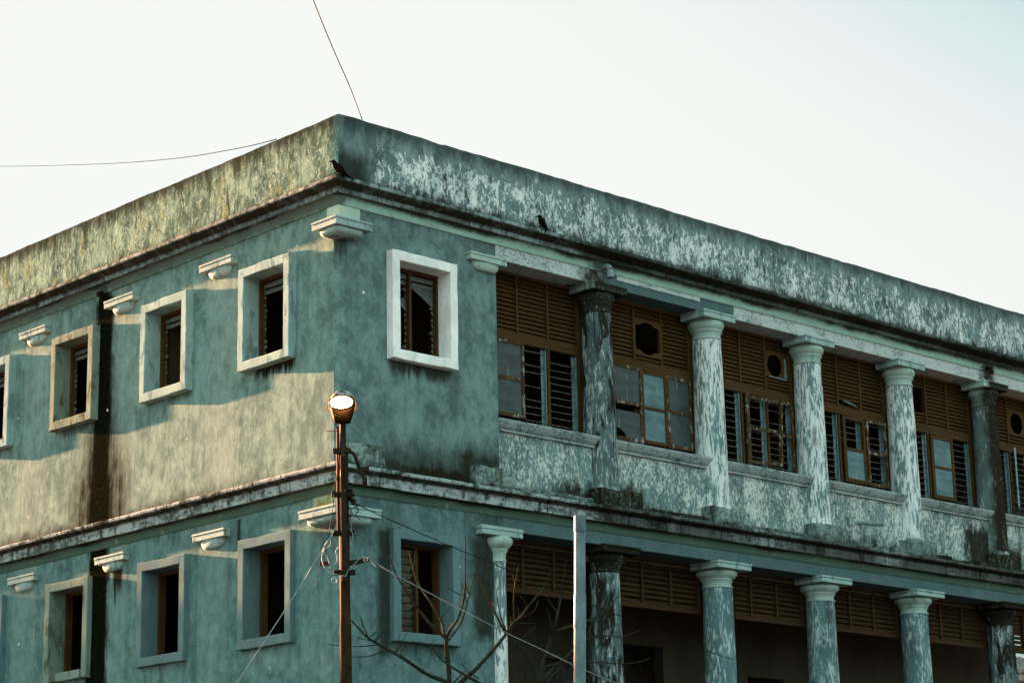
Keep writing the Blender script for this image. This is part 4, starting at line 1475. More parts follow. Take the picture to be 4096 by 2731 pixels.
# ------------------------------------------------------------------ traced positions, metres
TREE_A=[
("trunk",[(-0.608,-3.234,4.815,0.0422),(-0.678,-3.290,5.267,0.0394),(-0.733,-3.310,5.578,0.0366),(-0.747,-3.329,5.718,0.0338)]),
("branch",[(-0.792,-3.378,5.693,0.0295),(-0.873,-3.345,5.775,0.0262),(-1.066,-3.420,5.836,0.0227),(-1.306,-3.381,6.073,0.0194),(-1.681,-3.562,6.250,0.0159),(-1.834,-3.521,6.492,0.0126),(-1.960,-3.502,6.764,0.0093)]),
("branch",[(-0.796,-3.374,5.693,0.0274),(-0.762,-3.284,5.821,0.0245),(-0.715,-3.186,5.995,0.0216),(-0.934,-3.214,6.230,0.0185),(-0.965,-3.028,6.463,0.0156),(-1.038,-2.985,6.655,0.0126),(-1.049,-2.882,7.008,0.0096)]),
("branch",[(-0.793,-3.380,5.703,0.0274),(-0.832,-3.505,5.823,0.0236),(-0.936,-3.780,5.932,0.0196),(-0.953,-3.929,6.185,0.0158),(-1.042,-4.071,6.474,0.0121),(-1.097,-4.144,7.025,0.0083)]),
("branch",[(-0.785,-3.370,5.652,0.0190),(-0.439,-3.293,5.962,0.0160),(-0.313,-3.320,6.312,0.0129),(-0.003,-3.083,6.629,0.0098),(0.116,-3.071,6.838,0.0065)]),
("branch",[(-0.176,-3.177,6.666,0.0086),(-0.129,-3.223,6.700,0.0070),(-0.080,-3.314,6.706,0.0054)]),
("branch",[(-1.185,-3.816,6.356,0.0062),(-1.086,-3.861,6.297,0.0078),(-0.924,-3.851,6.249,0.0094)]),
("branch",[(-0.912,-3.911,6.295,0.0094),(-0.906,-3.915,6.222,0.0078),(-0.882,-3.912,6.151,0.0063)]),
("branch",[(-0.649,-3.269,5.019,0.0401),(-0.721,-3.272,5.109,0.0357),(-1.051,-3.235,5.207,0.0311),(-1.499,-3.276,5.382,0.0266),(-1.725,-3.095,5.551,0.0223),(-2.053,-3.165,5.644,0.0178),(-2.233,-3.189,5.752,0.0135),(-2.498,-3.335,5.838,0.0092)]),
("branch",[(-2.115,-3.240,5.638,0.0123),(-2.165,-3.204,5.776,0.0098),(-2.232,-3.212,5.914,0.0072)]),
("branch",[(-2.107,-3.246,5.636,0.0093),(-2.059,-3.269,5.684,0.0077),(-2.035,-3.311,5.717,0.0062)]),
("branch",[(-1.964,-3.219,5.579,0.0093),(-1.961,-3.254,5.621,0.0077),(-1.946,-3.279,5.665,0.0062)]),
("branch",[(-1.981,-3.208,5.594,0.0093),(-2.121,-3.183,5.617,0.0072),(-2.245,-3.146,5.637,0.0051)]),
("branch",[(-1.930,-3.242,5.552,0.0103),(-2.101,-2.900,5.549,0.0078),(-2.259,-2.536,5.607,0.0052)]),
("branch",[(-1.807,-3.192,5.484,0.0103),(-1.862,-2.968,5.430,0.0083),(-1.992,-2.751,5.427,0.0062)]),
("branch",[(-0.636,-3.252,4.938,0.0422),(-0.450,-3.350,5.149,0.0386),(-0.361,-3.507,5.288,0.0348),(-0.191,-3.673,5.536,0.0311),(0.039,-3.713,5.781,0.0275),(0.083,-3.826,5.922,0.0237),(0.183,-3.943,6.087,0.0199),(0.358,-4.045,6.325,0.0162),(0.508,-4.082,6.506,0.0124),(0.474,-4.246,6.698,0.0086)]),
("branch",[(0.143,-3.794,5.955,0.0160),(0.117,-3.823,6.289,0.0132),(-0.106,-4.105,6.491,0.0102),(-0.036,-4.099,6.712,0.0074)]),
("branch",[(0.244,-3.968,6.170,0.0107),(0.073,-4.034,6.292,0.0080),(-0.141,-4.121,6.305,0.0053)]),
("branch",[(0.177,-3.854,6.033,0.0107),(0.157,-3.864,6.180,0.0064)]),
("branch",[(0.189,-3.856,6.008,0.0096),(0.452,-3.880,6.138,0.0075),(0.622,-3.802,6.312,0.0054)]),
("branch",[(0.057,-3.837,5.908,0.0096),(-0.074,-3.940,6.024,0.0053)]),
("branch",[(0.077,-3.864,5.928,0.0096),(0.334,-3.873,5.957,0.0080),(0.559,-3.794,5.968,0.0065)]),
("branch",[(0.017,-3.752,5.776,0.0213),(-0.213,-3.832,5.983,0.0169),(-0.607,-4.135,6.085,0.0125),(-0.907,-4.179,6.472,0.0083)]),
("branch",[(0.020,-3.765,5.806,0.0149),(-0.231,-3.914,5.993,0.0111),(-0.490,-4.115,6.244,0.0073)]),
("branch",[(-0.373,-3.580,5.149,0.0127),(-0.553,-3.592,5.225,0.0095),(-0.732,-3.604,5.338,0.0063)]),
("branch",[(-0.635,-3.301,5.069,0.0148),(-0.655,-3.451,5.149,0.0110),(-0.653,-3.608,5.238,0.0073)]),
("branch",[(-0.313,-3.605,5.060,0.0274),(-0.616,-3.597,5.169,0.0225),(-0.772,-3.396,5.335,0.0179),(-0.960,-3.358,5.473,0.0131),(-1.092,-3.374,5.629,0.0084)]),
("branch",[(-1.599,-3.235,5.452,0.0073),(-1.640,-3.268,5.539,0.0041)]),
("branch",[(-1.239,-2.879,5.492,0.0084),(-1.053,-2.794,5.662,0.0069),(-0.871,-2.779,5.729,0.0053)]),
]
TREE_B=[
("trunk",[(1.006,-3.356,4.847,0.0391),(0.885,-3.526,5.257,0.0347),(0.896,-3.617,5.508,0.0304),(0.934,-3.744,5.823,0.0260),(0.809,-3.971,6.005,0.0216),(0.862,-4.021,6.328,0.0173),(0.746,-4.227,6.618,0.0129),(0.643,-4.376,6.853,0.0086)]),
("branch",[(0.912,-3.767,5.829,0.0152),(0.773,-3.907,5.944,0.0113),(0.587,-4.035,6.163,0.0075)]),
("branch",[(0.920,-3.791,5.877,0.0238),(1.160,-3.953,5.980,0.0196),(1.436,-3.973,6.064,0.0153),(1.834,-3.972,6.217,0.0110),(2.115,-3.990,6.505,0.0067)]),
("branch",[(1.486,-3.883,5.822,0.0131),(1.478,-4.165,6.144,0.0098),(1.423,-4.362,6.411,0.0065)]),
("branch",[(0.958,-3.432,5.184,0.0348),(1.254,-3.497,5.435,0.0285),(1.387,-3.711,5.641,0.0219),(1.560,-3.840,5.814,0.0154),(1.715,-3.920,5.861,0.0088)]),
("branch",[(1.559,-3.828,5.875,0.0132),(1.871,-3.952,5.876,0.0110),(2.145,-3.994,5.885,0.0089),(2.322,-4.175,5.962,0.0066)]),
("branch",[(0.995,-3.437,5.099,0.0217),(1.334,-3.541,5.458,0.0153),(1.581,-3.552,5.736,0.0088)]),
("branch",[(0.975,-3.531,5.409,0.0163),(1.306,-3.539,5.478,0.0148),(1.373,-3.720,5.490,0.0131),(1.699,-3.690,5.515,0.0116),(2.236,-3.889,5.500,0.0100),(2.399,-4.102,5.516,0.0083),(2.709,-4.032,5.599,0.0067)]),
("branch",[(0.945,-3.448,5.257,0.0283),(0.758,-3.447,5.516,0.0239),(0.372,-3.516,5.763,0.0194),(0.199,-3.570,5.856,0.0150)]),
("branch",[(0.631,-3.536,5.146,0.0129),(0.418,-3.643,5.367,0.0114),(0.329,-3.618,5.577,0.0100),(0.117,-3.694,5.811,0.0085)]),
("branch",[(0.383,-3.578,5.127,0.0107),(0.311,-3.568,5.367,0.0091),(0.195,-3.646,5.757,0.0075)]),
("branch",[(0.322,-3.581,5.688,0.0086),(0.536,-3.626,5.828,0.0070),(0.748,-3.619,5.970,0.0054)]),
("branch",[(1.597,-3.781,5.250,0.0088),(1.736,-3.769,5.330,0.0071),(1.857,-3.762,5.415,0.0055)]),
]
POLE_AXIS=[(-7.307,-9.049,6.934),(-7.255,-8.993,6.646),(-6.833,-8.521,4.241)]
CONDUIT=[(-7.347,-9.017,6.872),(-7.303,-8.960,6.564),(-7.178,-8.820,5.771)]
CHANNEL=[(-7.299,-9.050,6.566),(-7.074,-8.795,5.274)]
CLAMPS=[(-7.259,-8.979,6.619),(-7.179,-8.892,6.170),(-7.104,-8.819,5.773),(-7.030,-8.743,5.370)]
ARM=[(-7.239,-8.996,6.612),(-7.208,-9.058,6.615),(-7.192,-9.093,6.589),(-7.178,-9.116,6.530),(-7.152,-9.134,6.426),(-7.142,-9.156,6.376),(-7.128,-9.182,6.325),(-7.123,-9.194,6.263)]
ARM_PLATE=[(-7.163,-9.139,6.413),(-7.085,-9.217,6.421)]
LAMP=[(-7.332,-9.076,7.076)]
WIRE_HOLDER=[(-7.010,-8.801,5.475),(-6.954,-8.857,5.484),(-6.931,-9.027,5.499)]
W_ROOF=[(0.459,-0.050,14.746),(-2.445,-3.266,13.641),(-3.902,-4.663,13.447),(-5.357,-6.072,13.277),(-6.780,-7.513,13.112)]
W_LEFT=[(-0.050,1.602,14.746),(3.852,8.000,17.229),(7.326,15.203,19.746),(11.787,25.362,23.333),(18.036,41.629,29.012),(22.097,54.692,33.523)]
W_DARK=[(-7.109,-8.936,6.105),(-6.290,-8.043,6.305),(-5.297,-7.278,6.400),(-4.285,-6.530,6.492),(-3.071,-5.934,6.473),(-1.760,-5.416,6.413),(-0.505,-4.854,6.378),(0.807,-4.337,6.318),(1.828,-3.598,6.411),(3.106,-3.057,6.374),(5.963,-2.137,6.176),(8.669,-0.486,6.327)]
W_WHITE=[(-6.898,-8.926,5.528),(-6.224,-8.193,5.672),(-5.403,-7.557,5.697),(-4.468,-7.005,5.659),(-3.364,-6.578,5.519),(-2.252,-6.157,5.377),(-1.225,-5.683,5.307),(-0.149,-5.241,5.200),(0.721,-4.651,5.225),(1.772,-4.201,5.161),(3.000,-3.875,4.975)]
W_GUY=[(-7.167,-8.812,5.916),(-7.252,-8.825,5.785),(-7.339,-8.849,5.685),(-7.455,-8.815,5.501),(-7.602,-8.702,5.183),(-7.810,-8.681,4.888),(-8.283,-8.535,4.154),(-8.602,-8.499,3.713)]
LOOPS_WHITE=[[(-7.282,-8.799,5.714),(-7.299,-8.732,5.642),(-7.310,-8.704,5.549),(-7.297,-8.693,5.472),(-7.270,-8.722,5.392),(-7.186,-8.755,5.348),(-7.098,-8.846,5.321)],[(-7.092,-8.838,5.322),(-7.083,-8.857,5.376),(-7.055,-8.917,5.435),(-7.010,-8.962,5.496),(-6.971,-9.013,5.509),(-6.935,-9.031,5.487)],[(-7.307,-8.743,5.624),(-7.306,-8.730,5.562),(-7.263,-8.738,5.517),(-7.231,-8.736,5.441),(-7.218,-8.732,5.411)],[(-7.274,-8.802,5.698),(-7.268,-8.802,5.659),(-7.270,-8.759,5.625),(-7.285,-8.741,5.618)],[(-7.199,-8.851,5.636),(-7.209,-8.809,5.577),(-7.183,-8.801,5.533),(-7.178,-8.790,5.487),(-7.206,-8.768,5.432)],[(-7.206,-8.860,5.681),(-7.202,-8.845,5.636),(-7.202,-8.855,5.603)],[(-7.148,-9.020,5.967),(-7.130,-8.991,5.894),(-7.123,-8.959,5.804),(-7.109,-8.975,5.739),(-7.104,-8.941,5.665),(-7.090,-8.936,5.619),(-7.101,-8.912,5.586)],[(-6.993,-9.003,5.516),(-6.976,-9.032,5.498),(-6.947,-9.029,5.513),(-6.939,-9.049,5.514),(-6.943,-9.034,5.497),(-6.970,-9.012,5.470),(-6.979,-8.999,5.487),(-6.967,-9.009,5.507)],[(-6.937,-9.046,5.485),(-6.904,-9.055,5.447),(-6.874,-9.069,5.419)],[(-7.198,-8.725,5.287),(-7.198,-8.758,5.307),(-7.173,-8.771,5.296),(-7.158,-8.758,5.263),(-7.170,-8.730,5.253),(-7.200,-8.730,5.263),(-7.193,-8.719,5.289)]]
LOOPS_DARK=[[(-7.365,-9.057,6.560),(-7.340,-8.991,6.333),(-7.355,-8.964,6.207),(-7.323,-8.905,6.029),(-7.318,-8.857,5.845),(-7.315,-8.815,5.692)],[(-7.341,-9.096,6.604),(-7.315,-9.085,6.449),(-7.295,-9.039,6.299),(-7.272,-9.036,6.206),(-7.233,-9.033,6.099),(-7.208,-9.032,6.007)],[(-7.189,-9.046,6.071),(-7.158,-9.070,6.047),(-7.137,-9.081,6.008),(-7.114,-9.078,5.979),(-7.130,-9.059,5.964)],[(-7.199,-9.021,6.025),(-7.185,-9.040,6.000),(-7.113,-9.090,6.054)],[(-7.177,-9.031,5.995),(-7.191,-9.023,5.930),(-7.167,-9.006,5.888)],[(-7.139,-9.058,5.971),(-7.135,-9.060,5.931),(-7.093,-9.077,5.889)],[(-7.194,-9.014,5.995),(-7.176,-9.042,5.961),(-7.157,-9.006,5.929),(-7.192,-9.007,5.949)]]
LAMP_LEAD=[(-7.448,-9.099,6.972),(-7.439,-9.068,6.931),(-7.409,-9.056,6.889),(-7.381,-9.042,6.847),(-7.349,-9.038,6.819)]
LAMP_LEAD_END=[(-7.381,-9.076,6.812),(-7.423,-9.036,6.810),(-7.481,-8.982,6.814)]
PIPE_POLE=[(-3.207,-8.495,6.449),(-2.887,-8.096,4.515)]
PIPE_COLLARS=[(-3.193,-8.477,6.363),(-3.026,-8.267,5.348)]
PIPE_COLLAR_LINES=[(-3.207,-8.495,6.449),(-3.179,-8.460,6.280),(-3.056,-8.308,5.540),(-2.994,-8.231,5.164)]
PIPE_WIRE=[(-3.235,-8.469,6.449),(-3.226,-8.482,6.463),(-3.223,-8.492,6.483)]
HOUSE=[(80.376,41.716,14.610),(80.184,41.478,15.766)]
HANG=[(9.195,-0.120,7.919),(9.226,-0.120,7.423),(9.223,-0.120,7.092),(9.234,-0.120,6.533),(9.235,-0.120,5.973),(9.236,-0.120,5.619)]
CROW_A=[(-0.177,-0.164,13.600),(-0.172,0.023,13.900)]
CROW_B=[(4.391,-0.250,13.559)]


def wire(name, pts, r, mat, label, n=6, smooth_n=6):
    """cable through the points, smoothed"""
    P = [Vector(p[:3]) for p in pts]
    out = []
    for i in range(len(P) - 1):
        p0, p1, p2, p3 = P[max(i - 1, 0)], P[i], P[i + 1], P[min(i + 2, len(P) - 1)]
        for k_ in range(smooth_n):
            t = k_ / smooth_n
            out.append(0.5 * ((2 * p1) + (p2 - p0) * t + (2 * p0 - 5 * p1 + 4 * p2 - p3) * t * t + (3 * p1 - p0 - 3 * p2 + p3) * t ** 3))
    out.append(P[-1])
    m = MB()
    m.tube([tuple(p) for p in out], n, r=r)
    return m, name, mat, label


def put_wire(name, pts, r, mat, label, cat='cable', **kw):
    m, a, b_, l = wire(name, pts, r, mat, label, **kw)
    return tag(m.build(name, mat, smooth=60), label, cat)


# ------------------------------------------------------------------ street lamp
base = Vector(POLE_AXIS[-1]) + (Vector(POLE_AXIS[-1]) - Vector(POLE_AXIS[1])) / (POLE_AXIS[1][2] - POLE_AXIS[2][2]) * POLE_AXIS[2][2]
lamp = empty('street_lamp', (0, 0, 0))
tag(lamp, 'lit street lamp on a rusty pole in front of the building corner', 'street lamp')
camdir = Vector((-fwd.x, -fwd.y, 0)).normalized()        # towards the street
side = Vector((rgt.x, rgt.y, 0)).normalized()
Z = Vector((0, 0, 1))
ax = [Vector(p) for p in POLE_AXIS]
m = MB()
top_r = ax[0].lerp(ax[1], 1.0)
m.tube([(*(ax[1] + Z * 0.02), 0.050), (*ax[1].lerp(ax[2], 0.3), 0.054), (*ax[1].lerp(ax[2], 0.72), 0.056), (*ax[1].lerp(ax[2], 0.75), 0.062), (*ax[2], 0.063), (*base, 0.07)], 20)
pole = m.build('pole', 'rust', lamp, smooth=50)
m = MB()
m.tube([(*(ax[0] + Z * 0.05), 0.032), (*(ax[1] - Z * 0.3), 0.034)], 16)
m.build('mast', 'steel', lamp, smooth=50)
m = MB()
m.tube([(*CONDUIT[0], 0.013), (*CONDUIT[1], 0.015), (*CONDUIT[2], 0.017)], 10)
m.build('conduit', 'rust', lamp, smooth=50)
m = MB()
a_, b_ = Vector(CHANNEL[0]), Vector(CHANNEL[1])
m.bar(a_, b_, 0.062, 0.05, up=camdir)
m.build('channel', 'steel', lamp, bevel=0.004)
for i, p in enumerate(CLAMPS):
    m = MB()
    m.obox(Vector(p) + camdir * (0.055 if i else 0.04), side * (0.115 if i else 0.095), camdir * 0.022, Z * 0.028)
    m.build('clamp', 'iron', lamp, bevel=0.004)
m = MB()
m.tube(ARM, 10, r=0.019)
pa, pb = Vector(ARM_PLATE[0]), Vector(ARM_PLATE[1])
m.bar(pa, pb, 0.012, 0.045)
pe = Vector(ARM[-1])
m.obox(pe + Z * 0.01, side * 0.022, camdir * 0.006, Z * 0.05)
m.build('arm', 'iron', lamp, smooth=50)
m = MB()
h0, h1, h2 = [Vector(p) for p in WIRE_HOLDER]
m.bar(h0, h1, 0.03, 0.055)
m.bar(h1, h2, 0.02, 0.050)
m.build('wire_bracket', 'steel', lamp, bevel=0.003)
m = MB()
m.obox(h0 - side * 0.27, side * 0.055, camdir * 0.008, Z * 0.022)
m.build('wire_bracket', 'steel', lamp, bevel=0.003)
# cluster of insulators behind the pole
m = MB()
ic = Vector(CLAMPS[1]) + side * 0.085
rr = random.Random(3)
for k_ in range(7):
    cc = ic + side * rr.uniform(-0.01, 0.035) - Z * (k_ * 0.022 - 0.045) + camdir * rr.uniform(0, .05)
    m.tube([(*(cc - side * 0.025), 0.012), (*cc, 0.026), (*(cc + side * 0.022), 0.014)], 10)
m.build('insulator', 'iron', lamp, smooth=40)
# the head
lc = Vector(LAMP[0])


def L3(r_, d_, z_):
    return lc + side * r_ + camdir * d_ + Z * z_


m = MB()
sect = [(-0.172, .074, .060), (-0.165, .086, .072), (-0.12, .100, .088), (-0.06, .118, .104), (-0.02, .128, .112), (0.03, .140, .120), (0.048, .142, .121)]
nn = 32


def head_ring(z_, rx, ry, cy=0.0):
    L = []
    for k_ in range(nn):
        t = 2 * math.pi * k_ / nn
        c_, s_ = math.cos(t), math.sin(t)
        L.append(tuple(L3(rx * math.copysign(abs(c_) ** 0.7, c_), cy + ry * math.copysign(abs(s_) ** 0.7, s_), z_)))
    return L


m.ring([head_ring(*s_) for s_ in sect], None)
m.f.append(tuple(range(nn)))
m.build('housing', 'lamp_body', lamp, smooth=50)
m = MB()
m.ring([head_ring(z_, rx, ry) for (z_, rx, ry) in [(0.040, .146, .125), (0.062, .140, .122), (0.10, .125, .115), (0.135, .104, .10), (0.160, .075, .078), (0.172, .040, .045), (0.174, .005, .005)]], None)
m.build('hood', 'lamp_shell', lamp, smooth=60)
m = MB()
LA, LB = 0.122, 0.074
zc = 0.018
for (k0, dd) in ((1.0, 0.112), (0.96, 0.122), (0.85, 0.136), (0.6, 0.150), (0.3, 0.157), (0.02, 0.159)):
    for k_ in range(nn):
        t = 2 * math.pi * k_ / nn
        m.v.append(tuple(L3(LA * k0 * math.cos(t), dd + 0.018 - 0.022 * math.sin(t) * k0, zc + LB * k0 * math.sin(t))))
for i in range(5):
    for k_ in range(nn):
        q_ = (k_ + 1) % nn
        m.f.append((i * nn + k_, i * nn + q_, (i + 1) * nn + q_, (i + 1) * nn + k_))
m.build('lens', 'lit', lamp, smooth=80)
m = MB()
pts = [tuple(L3((LA + 0.006) * math.cos(t), 0.142 - 0.022 * math.sin(t), zc + (LB + 0.006) * math.sin(t))) for t in [2 * math.pi * k_ / 40 for k_ in range(41)]]
m.tube(pts, 8, r=0.012)
m.build('lens_rim', 'copper', lamp, smooth=60)
m = MB()
m.tube([tuple(L3(0.026 * math.cos(t), 0.184, zc - 0.030 + 0.016 * math.sin(t))) for t in [math.pi + math.pi * k_ / 12 for k_ in range(13)]], 6, r=0.0035)
m.build('socket', 'lit_rim', lamp)
for sg in (-1, 1):
    m = MB()
    m.tube([tuple(L3(sg * 0.143, 0.06, 0.05)), tuple(L3(sg * 0.150, 0.07, 0.0)), tuple(L3(sg * 0.136, 0.09, -0.065))], 6, r=0.0075)
    m.tube([tuple(L3(sg * 0.140, 0.05, -0.052)), tuple(L3(sg * 0.166, 0.04, -0.030)), tuple(L3(sg * 0.170, 0.04, -0.018))], 6, r=0.0035)
    m.build('latch', 'copper', lamp, smooth=50)
m = MB()
m.tube(LAMP_LEAD, 6, r=0.006)
m.tube(LAMP_LEAD_END, 6, r=0.005)
m.build('lead', 'copper', lamp, smooth=50)
for pts in LOOPS_WHITE:
    m, *_ = wire('x', pts, 0.0036, 'wire_white', '', smooth_n=5)
    m.build('loose_cable', 'wire_white', lamp, smooth=60)
for pts in LOOPS_DARK:
    m, *_ = wire('x', pts, 0.0048, 'wire_dark', '', smooth_n=5)
    m.build('loose_cable', 'wire_dark', lamp, smooth=60)

# overhead wires
put_wire('overhead_cable', W_DARK, 0.0062, 'wire_dark', 'black cable from the lamp pole sagging across the lower window to the columns')
put_wire('overhead_cable', W_WHITE, 0.0060, 'wire_white', 'pale cable tied to the lamp pole bracket and falling past the bare tree')
put_wire('overhead_cable', W_GUY, 0.0045, 'wire_white', 'grey wire from the lamp pole down across the left lower window')
put_wire('overhead_cable', W_ROOF, 0.0075, 'wire_dark', 'thin dark wire rising from the parapet corner into the sky')
put_wire('overhead_cable', W_LEFT, 0.0085, 'wire_grey', 'thin wire sagging from the left parapet across the sky')
put_wire('hanging_cable', HANG, 0.008, 'wire_grey', 'thin cable hanging beside a lower column under its capital')

# ------------------------------------------------------------------ grey pipe post
post = empty('pipe_post', (0, 0, 0))
tag(post, 'plain grey pipe post with capped top standing right of the bare tree', 'post')
a_, b_ = Vector(PIPE_POLE[0]), Vector(PIPE_POLE[1])
foot = b_ + (b_ - a_) / (a_.z - b_.z) * b_.z
ls = [Vector(p) for p in PIPE_COLLAR_LINES]
m = MB()
m.tube([(*(ls[1] + Z * 0.05), 0.0665), (*ls[2], 0.0685), (*ls[3], 0.072), (*b_, 0.0745), (*foot, 0.085)], 28)
m.build('shaft', 'zinc', post, smooth=50)
m = MB()
m.tube([(*ls[0], 0.069), (*(ls[0] - Z * 0.01), 0.0725), (*ls[1], 0.0735)], 28)
m.tube([(*(ls[1] + Z * 0.008), 0.0750), (*(ls[1] - Z * 0.008), 0.0750)], 28)
m.build('cap', 'zinc_dark', post, smooth=50)
m = MB()
m.tube([(*(ls[2] + Z * 0.0), 0.0730), (*ls[3], 0.0770)], 28)
m.tube([(*(ls[3] + Z * 0.007), 0.0785), (*(ls[3] - Z * 0.007), 0.0785)], 28)
m.build('sleeve', 'zinc', post, smooth=50)
m = MB()
m.tube([(p[0], p[1], p[2] - (0.02 if i == 0 else 0)) for i, p in enumerate(PIPE_WIRE)] , 6, r=0.006)
m.build('wire_stub', 'wire_white', post)


# ------------------------------------------------------------------ bare trees
def bare_tree(data, label):
    t = empty('bare_tree', (0, 0, 0))
    tag(t, label, 'tree', 'bare trees in front of the gallery')
    for (nm, pts) in data:
        P = [Vector(p[:3]) for p in pts]
        Rr = [p[3] for p in pts]
        out = []
        for i in range(len(P) - 1):
            p0, p1, p2, p3 = P[max(i - 1, 0)], P[i], P[i + 1], P[min(i + 2, len(P) - 1)]
            for k_ in range(5):
                q_ = k_ / 5
                v = 0.5 * ((2 * p1) + (p2 - p0) * q_ + (2 * p0 - 5 * p1 + 4 * p2 - p3) * q_ * q_ + (3 * p1 - p0 - 3 * p2 + p3) * q_ ** 3)
                r_ = Rr[i] + (Rr[i + 1] - Rr[i]) * q_
                r_ *= 0.90 + 0.20 * jn(i * 5 + k_, 0.9, 4)
                out.append((*v, max(r_, 0.0045)))
        out.append((*P[-1], Rr[-1] * 0.75))
        if nm == 'trunk':
            a0 = Vector(out[0][:3])
            out = [(a0.x + 0.12, a0.y + 0.05, 0.0, 0.10), (a0.x + 0.05, a0.y + 0.02, a0.z * 0.5, 0.075)] + out
        m = MB()
        m.tube(out, 9)
        rt_ = random.Random(int(abs(P[0].x * 997 + P[-1].z * 331)))
        L = sum((P[i + 1] - P[i]).length for i in range(len(P) - 1))
        for k_ in range(int(L * 1.6) if len(P) > 3 else 0):
            q_ = out[rt_.randint(len(out) // 4, len(out) - 3)]
            c_ = Vector(q_[:3])
            d_ = Vector((rt_.uniform(-1, 1), rt_.uniform(-1, 1), rt_.uniform(0.2, 1.0))).normalized()
            ln = rt_.uniform(0.10, 0.34)
            b_ = c_ + d_ * ln * 0.55 + Vector((rt_.uniform(-.03, .03), rt_.uniform(-.03, .03), 0.02))
            e_ = c_ + d_ * ln + Vector((0, 0, ln * 0.25))
            m.tube([(*c_, min(q_[3], 0.010)), (*b_, 0.0065), (*e_, 0.004)], 6)
        m.build(nm, 'bark', t, smooth=60)
    return t


bare_tree(TREE_A, 'leafless tree with forked grey branches in front of the lower right window')
bare_tree(TREE_B, 'leafless tree behind the grey pipe post, twigs crossing the dark gallery')

# ------------------------------------------------------------------ crows
F_ = Vector((-0.727, 0.686, 0)).normalized()
S_ = Vector((0.686, 0.727, 0)).normalized()


def crow(feet, spine, wing, legs, label):
    o = Vector(feet)

    def W(f_, z_, s_=0.0):
        return o + F_ * f_ + Z * z_ + S_ * s_
    m = MB()
    m.tube([(*W(f_, z_), r_) for (f_, z_, r_, a_, b2) in spine], 14, sx=[(a_, b2) for (_, _, _, a_, b2) in spine])
    for sg in (-1, 1):
        m.tube([(*W(f_, z_, sg * s2), r_) for (f_, z_, s2, r_) in wing], 8)
        m.tube([(*W(f_, z_, sg * 0.028), r_) for (f_, z_, r_) in legs[0 if sg < 0 else 1]], 6)
        fx, fz, _ = legs[0 if sg < 0 else 1][-1]
        for q_ in (-0.5, 0.0, 0.5):
            m.tube([(*W(fx, fz, sg * 0.028), 0.005), (*W(fx + 0.032 * math.cos(q_), fz, sg * 0.028 + 0.032 * math.sin(q_)), 0.003)], 5)
        m.tube([(*W(fx, fz, sg * 0.028), 0.005), (*W(fx - 0.022, fz, sg * 0.028), 0.003)], 5)
    return tag(m.build('crow', 'crow', smooth=70), label, 'bird', 'crows on the cornice')


crow((-0.262, -0.245, 13.572),
     [(-0.305, -0.088, .012, 1.6, .5), (-0.24, -0.050, .024, 1.5, .45), (-0.17, -0.005, .036, 1.1, .6), (-0.115, 0.045, .052, 1, .95), (-0.055, 0.100, .066, 1, 1), (-0.012, 0.150, .060, 1, 1),
      (0.014, 0.188, .043, 1, 1), (0.028, 0.215, .037, 1, 1), (0.040, 0.232, .034, 1, 1), (0.055, 0.234, .026, 1, 1), (0.066, 0.231, .015, 1, 1), (0.085, 0.231, .011, 1, 1), (0.108, 0.226, .003, 1, 1)],
     [(0.0, 0.140, .045, .018), (-0.06, 0.075, .058, .032), (-0.10, 0.0, .050, .026), (-0.112, -0.055, .035, .010)],
     [[(-0.045, 0.07, .024), (-0.015, 0.040, .012), (0.035, 0.004, .006)], [(-0.06, 0.06, .022), (-0.04, 0.035, .010), (-0.03, 0.004, .006)]],
     'crow with its tail over the ledge at the very corner of the cornice')
crow((4.36, -0.25, 13.572),
     [(-0.090, -0.050, .012, 1.5, .6), (-0.078, 0.0, .018, 1.4, .6), (-0.064, 0.055, .030, 1.1, .8), (-0.036, 0.105, .048, 1, 1), (-0.016, 0.158, .060, 1, 1), (0.002, 0.200, .052, 1, 1),
      (0.013, 0.232, .039, 1, 1), (0.022, 0.254, .034, 1, 1), (0.036, 0.258, .029, 1, 1), (0.050, 0.252, .018, 1, 1), (0.072, 0.250, .010, 1, 1), (0.108, 0.242, .003, 1, 1)],
     [(0.0, 0.20, .040, .016), (-0.045, 0.13, .052, .028), (-0.085, 0.05, .042, .020), (-0.115, 0.008, .030, .008)],
     [[(-0.005, 0.10, .024), (0.025, 0.06, .016), (0.012, 0.004, .006)], [(-0.03, 0.09, .022), (-0.035, 0.05, .010), (-0.040, 0.004, .006)]],
     'upright crow on the cornice ledge above the first bay of the right facade')

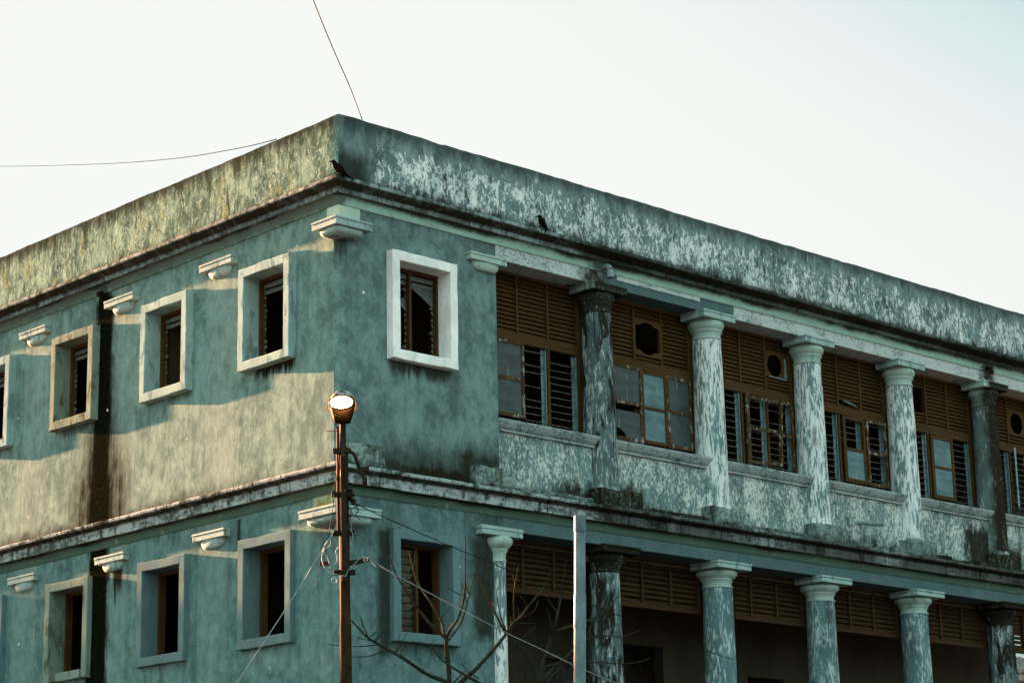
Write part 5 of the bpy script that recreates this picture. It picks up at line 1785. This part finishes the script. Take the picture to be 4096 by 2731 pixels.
# ------------------------------------------------------------------ house seen past the end of the gallery
hp = Vector(HOUSE[0])
hs = empty('pale_house', (0, 0, 0))
tag(hs, 'pale house with tiled roof glimpsed past the far end of the gallery', 'house')
hx, hy = hp.x, hp.y
m = MB()
m.box(hx - 8, hx + 8, hy, hy + 9, 0, 21.0)
m.build('wall', 'house_wall', hs)
m = MB()
zr = HOUSE[0][2]
for k_ in range(30):
    x = hx - 8.4 + k_ * 0.56
    m.tube([(x, hy - 2.0, zr - 0.35, 0.16), (x, hy + 0.0, zr + 0.75, 0.16)], 6)
m.box(hx - 8.5, hx + 8.5, hy - 2.1, hy - 0.05, zr - 0.75, zr - 0.48)
m.build('porch_roof', 'tiles', hs)
m = MB()
m.add([(hx - 8.6, hy - .6, 20.8), (hx + 8.6, hy - .6, 20.8), (hx + 8.6, hy + 4.5, 24), (hx - 8.6, hy + 4.5, 24), (hx - 8.6, hy + 9.6, 20.8), (hx + 8.6, hy + 9.6, 20.8)],
      [(0, 1, 2, 3), (3, 2, 5, 4), (0, 3, 4), (1, 5, 2), (0, 4, 5, 1)])
m.build('roof', 'tiles', hs)
for k_ in range(3):
    m = MB()
    x = hx - 5 + k_ * 4.5
    m.box(x, x + 1.3, hy - 0.05, hy + 0.1, zr + 2.0, zr + 3.8)
    m.build('window', 'interior', hs)

# ------------------------------------------------------------------ tall tree down the street, its crown shades the lower storey
tr = empty('street_tree', (-9, 62, 0))
tag(tr, 'broad dense street tree standing beyond the left end of the building', 'tree')
m = MB()
m.tube([(0, 0, 0, 0.9), (0.2, 0.3, 4, 0.6), (0.1, 0, 9, 0.45), (0.5, 0.2, 14, 0.2)], 12)
m.build('trunk', 'bark', tr, smooth=60)
lf = MB()
rr = random.Random(77)
for k_ in range(9000):
    x = rr.uniform(-15, 15)
    y = rr.uniform(-3, 3)
    top = 18.0 + 0.45 * mnoise.noise(Vector((x * 0.35, 1.3, 0.2))) - 0.004 * x * x
    z = 5 + (top - 5) * rr.random() ** 0.7
    if mnoise.noise(Vector((x * .35, y * .35, z * .35))) < -0.42: continue
    a_ = Vector((rr.uniform(-1, 1), rr.uniform(-1, 1), rr.uniform(-.6, .6))).normalized() * rr.uniform(0.25, 0.55)
    b_ = Vector((rr.uniform(-1, 1), rr.uniform(-1, 1), rr.uniform(-1, 1))).normalized() * rr.uniform(0.2, 0.4)
    c_ = Vector((x, y, z))
    lf.add([c_ - a_, c_ + b_, c_ + a_, c_ - b_], [(0, 1, 2, 3)])
lf.build('crown', 'leaf', tr)
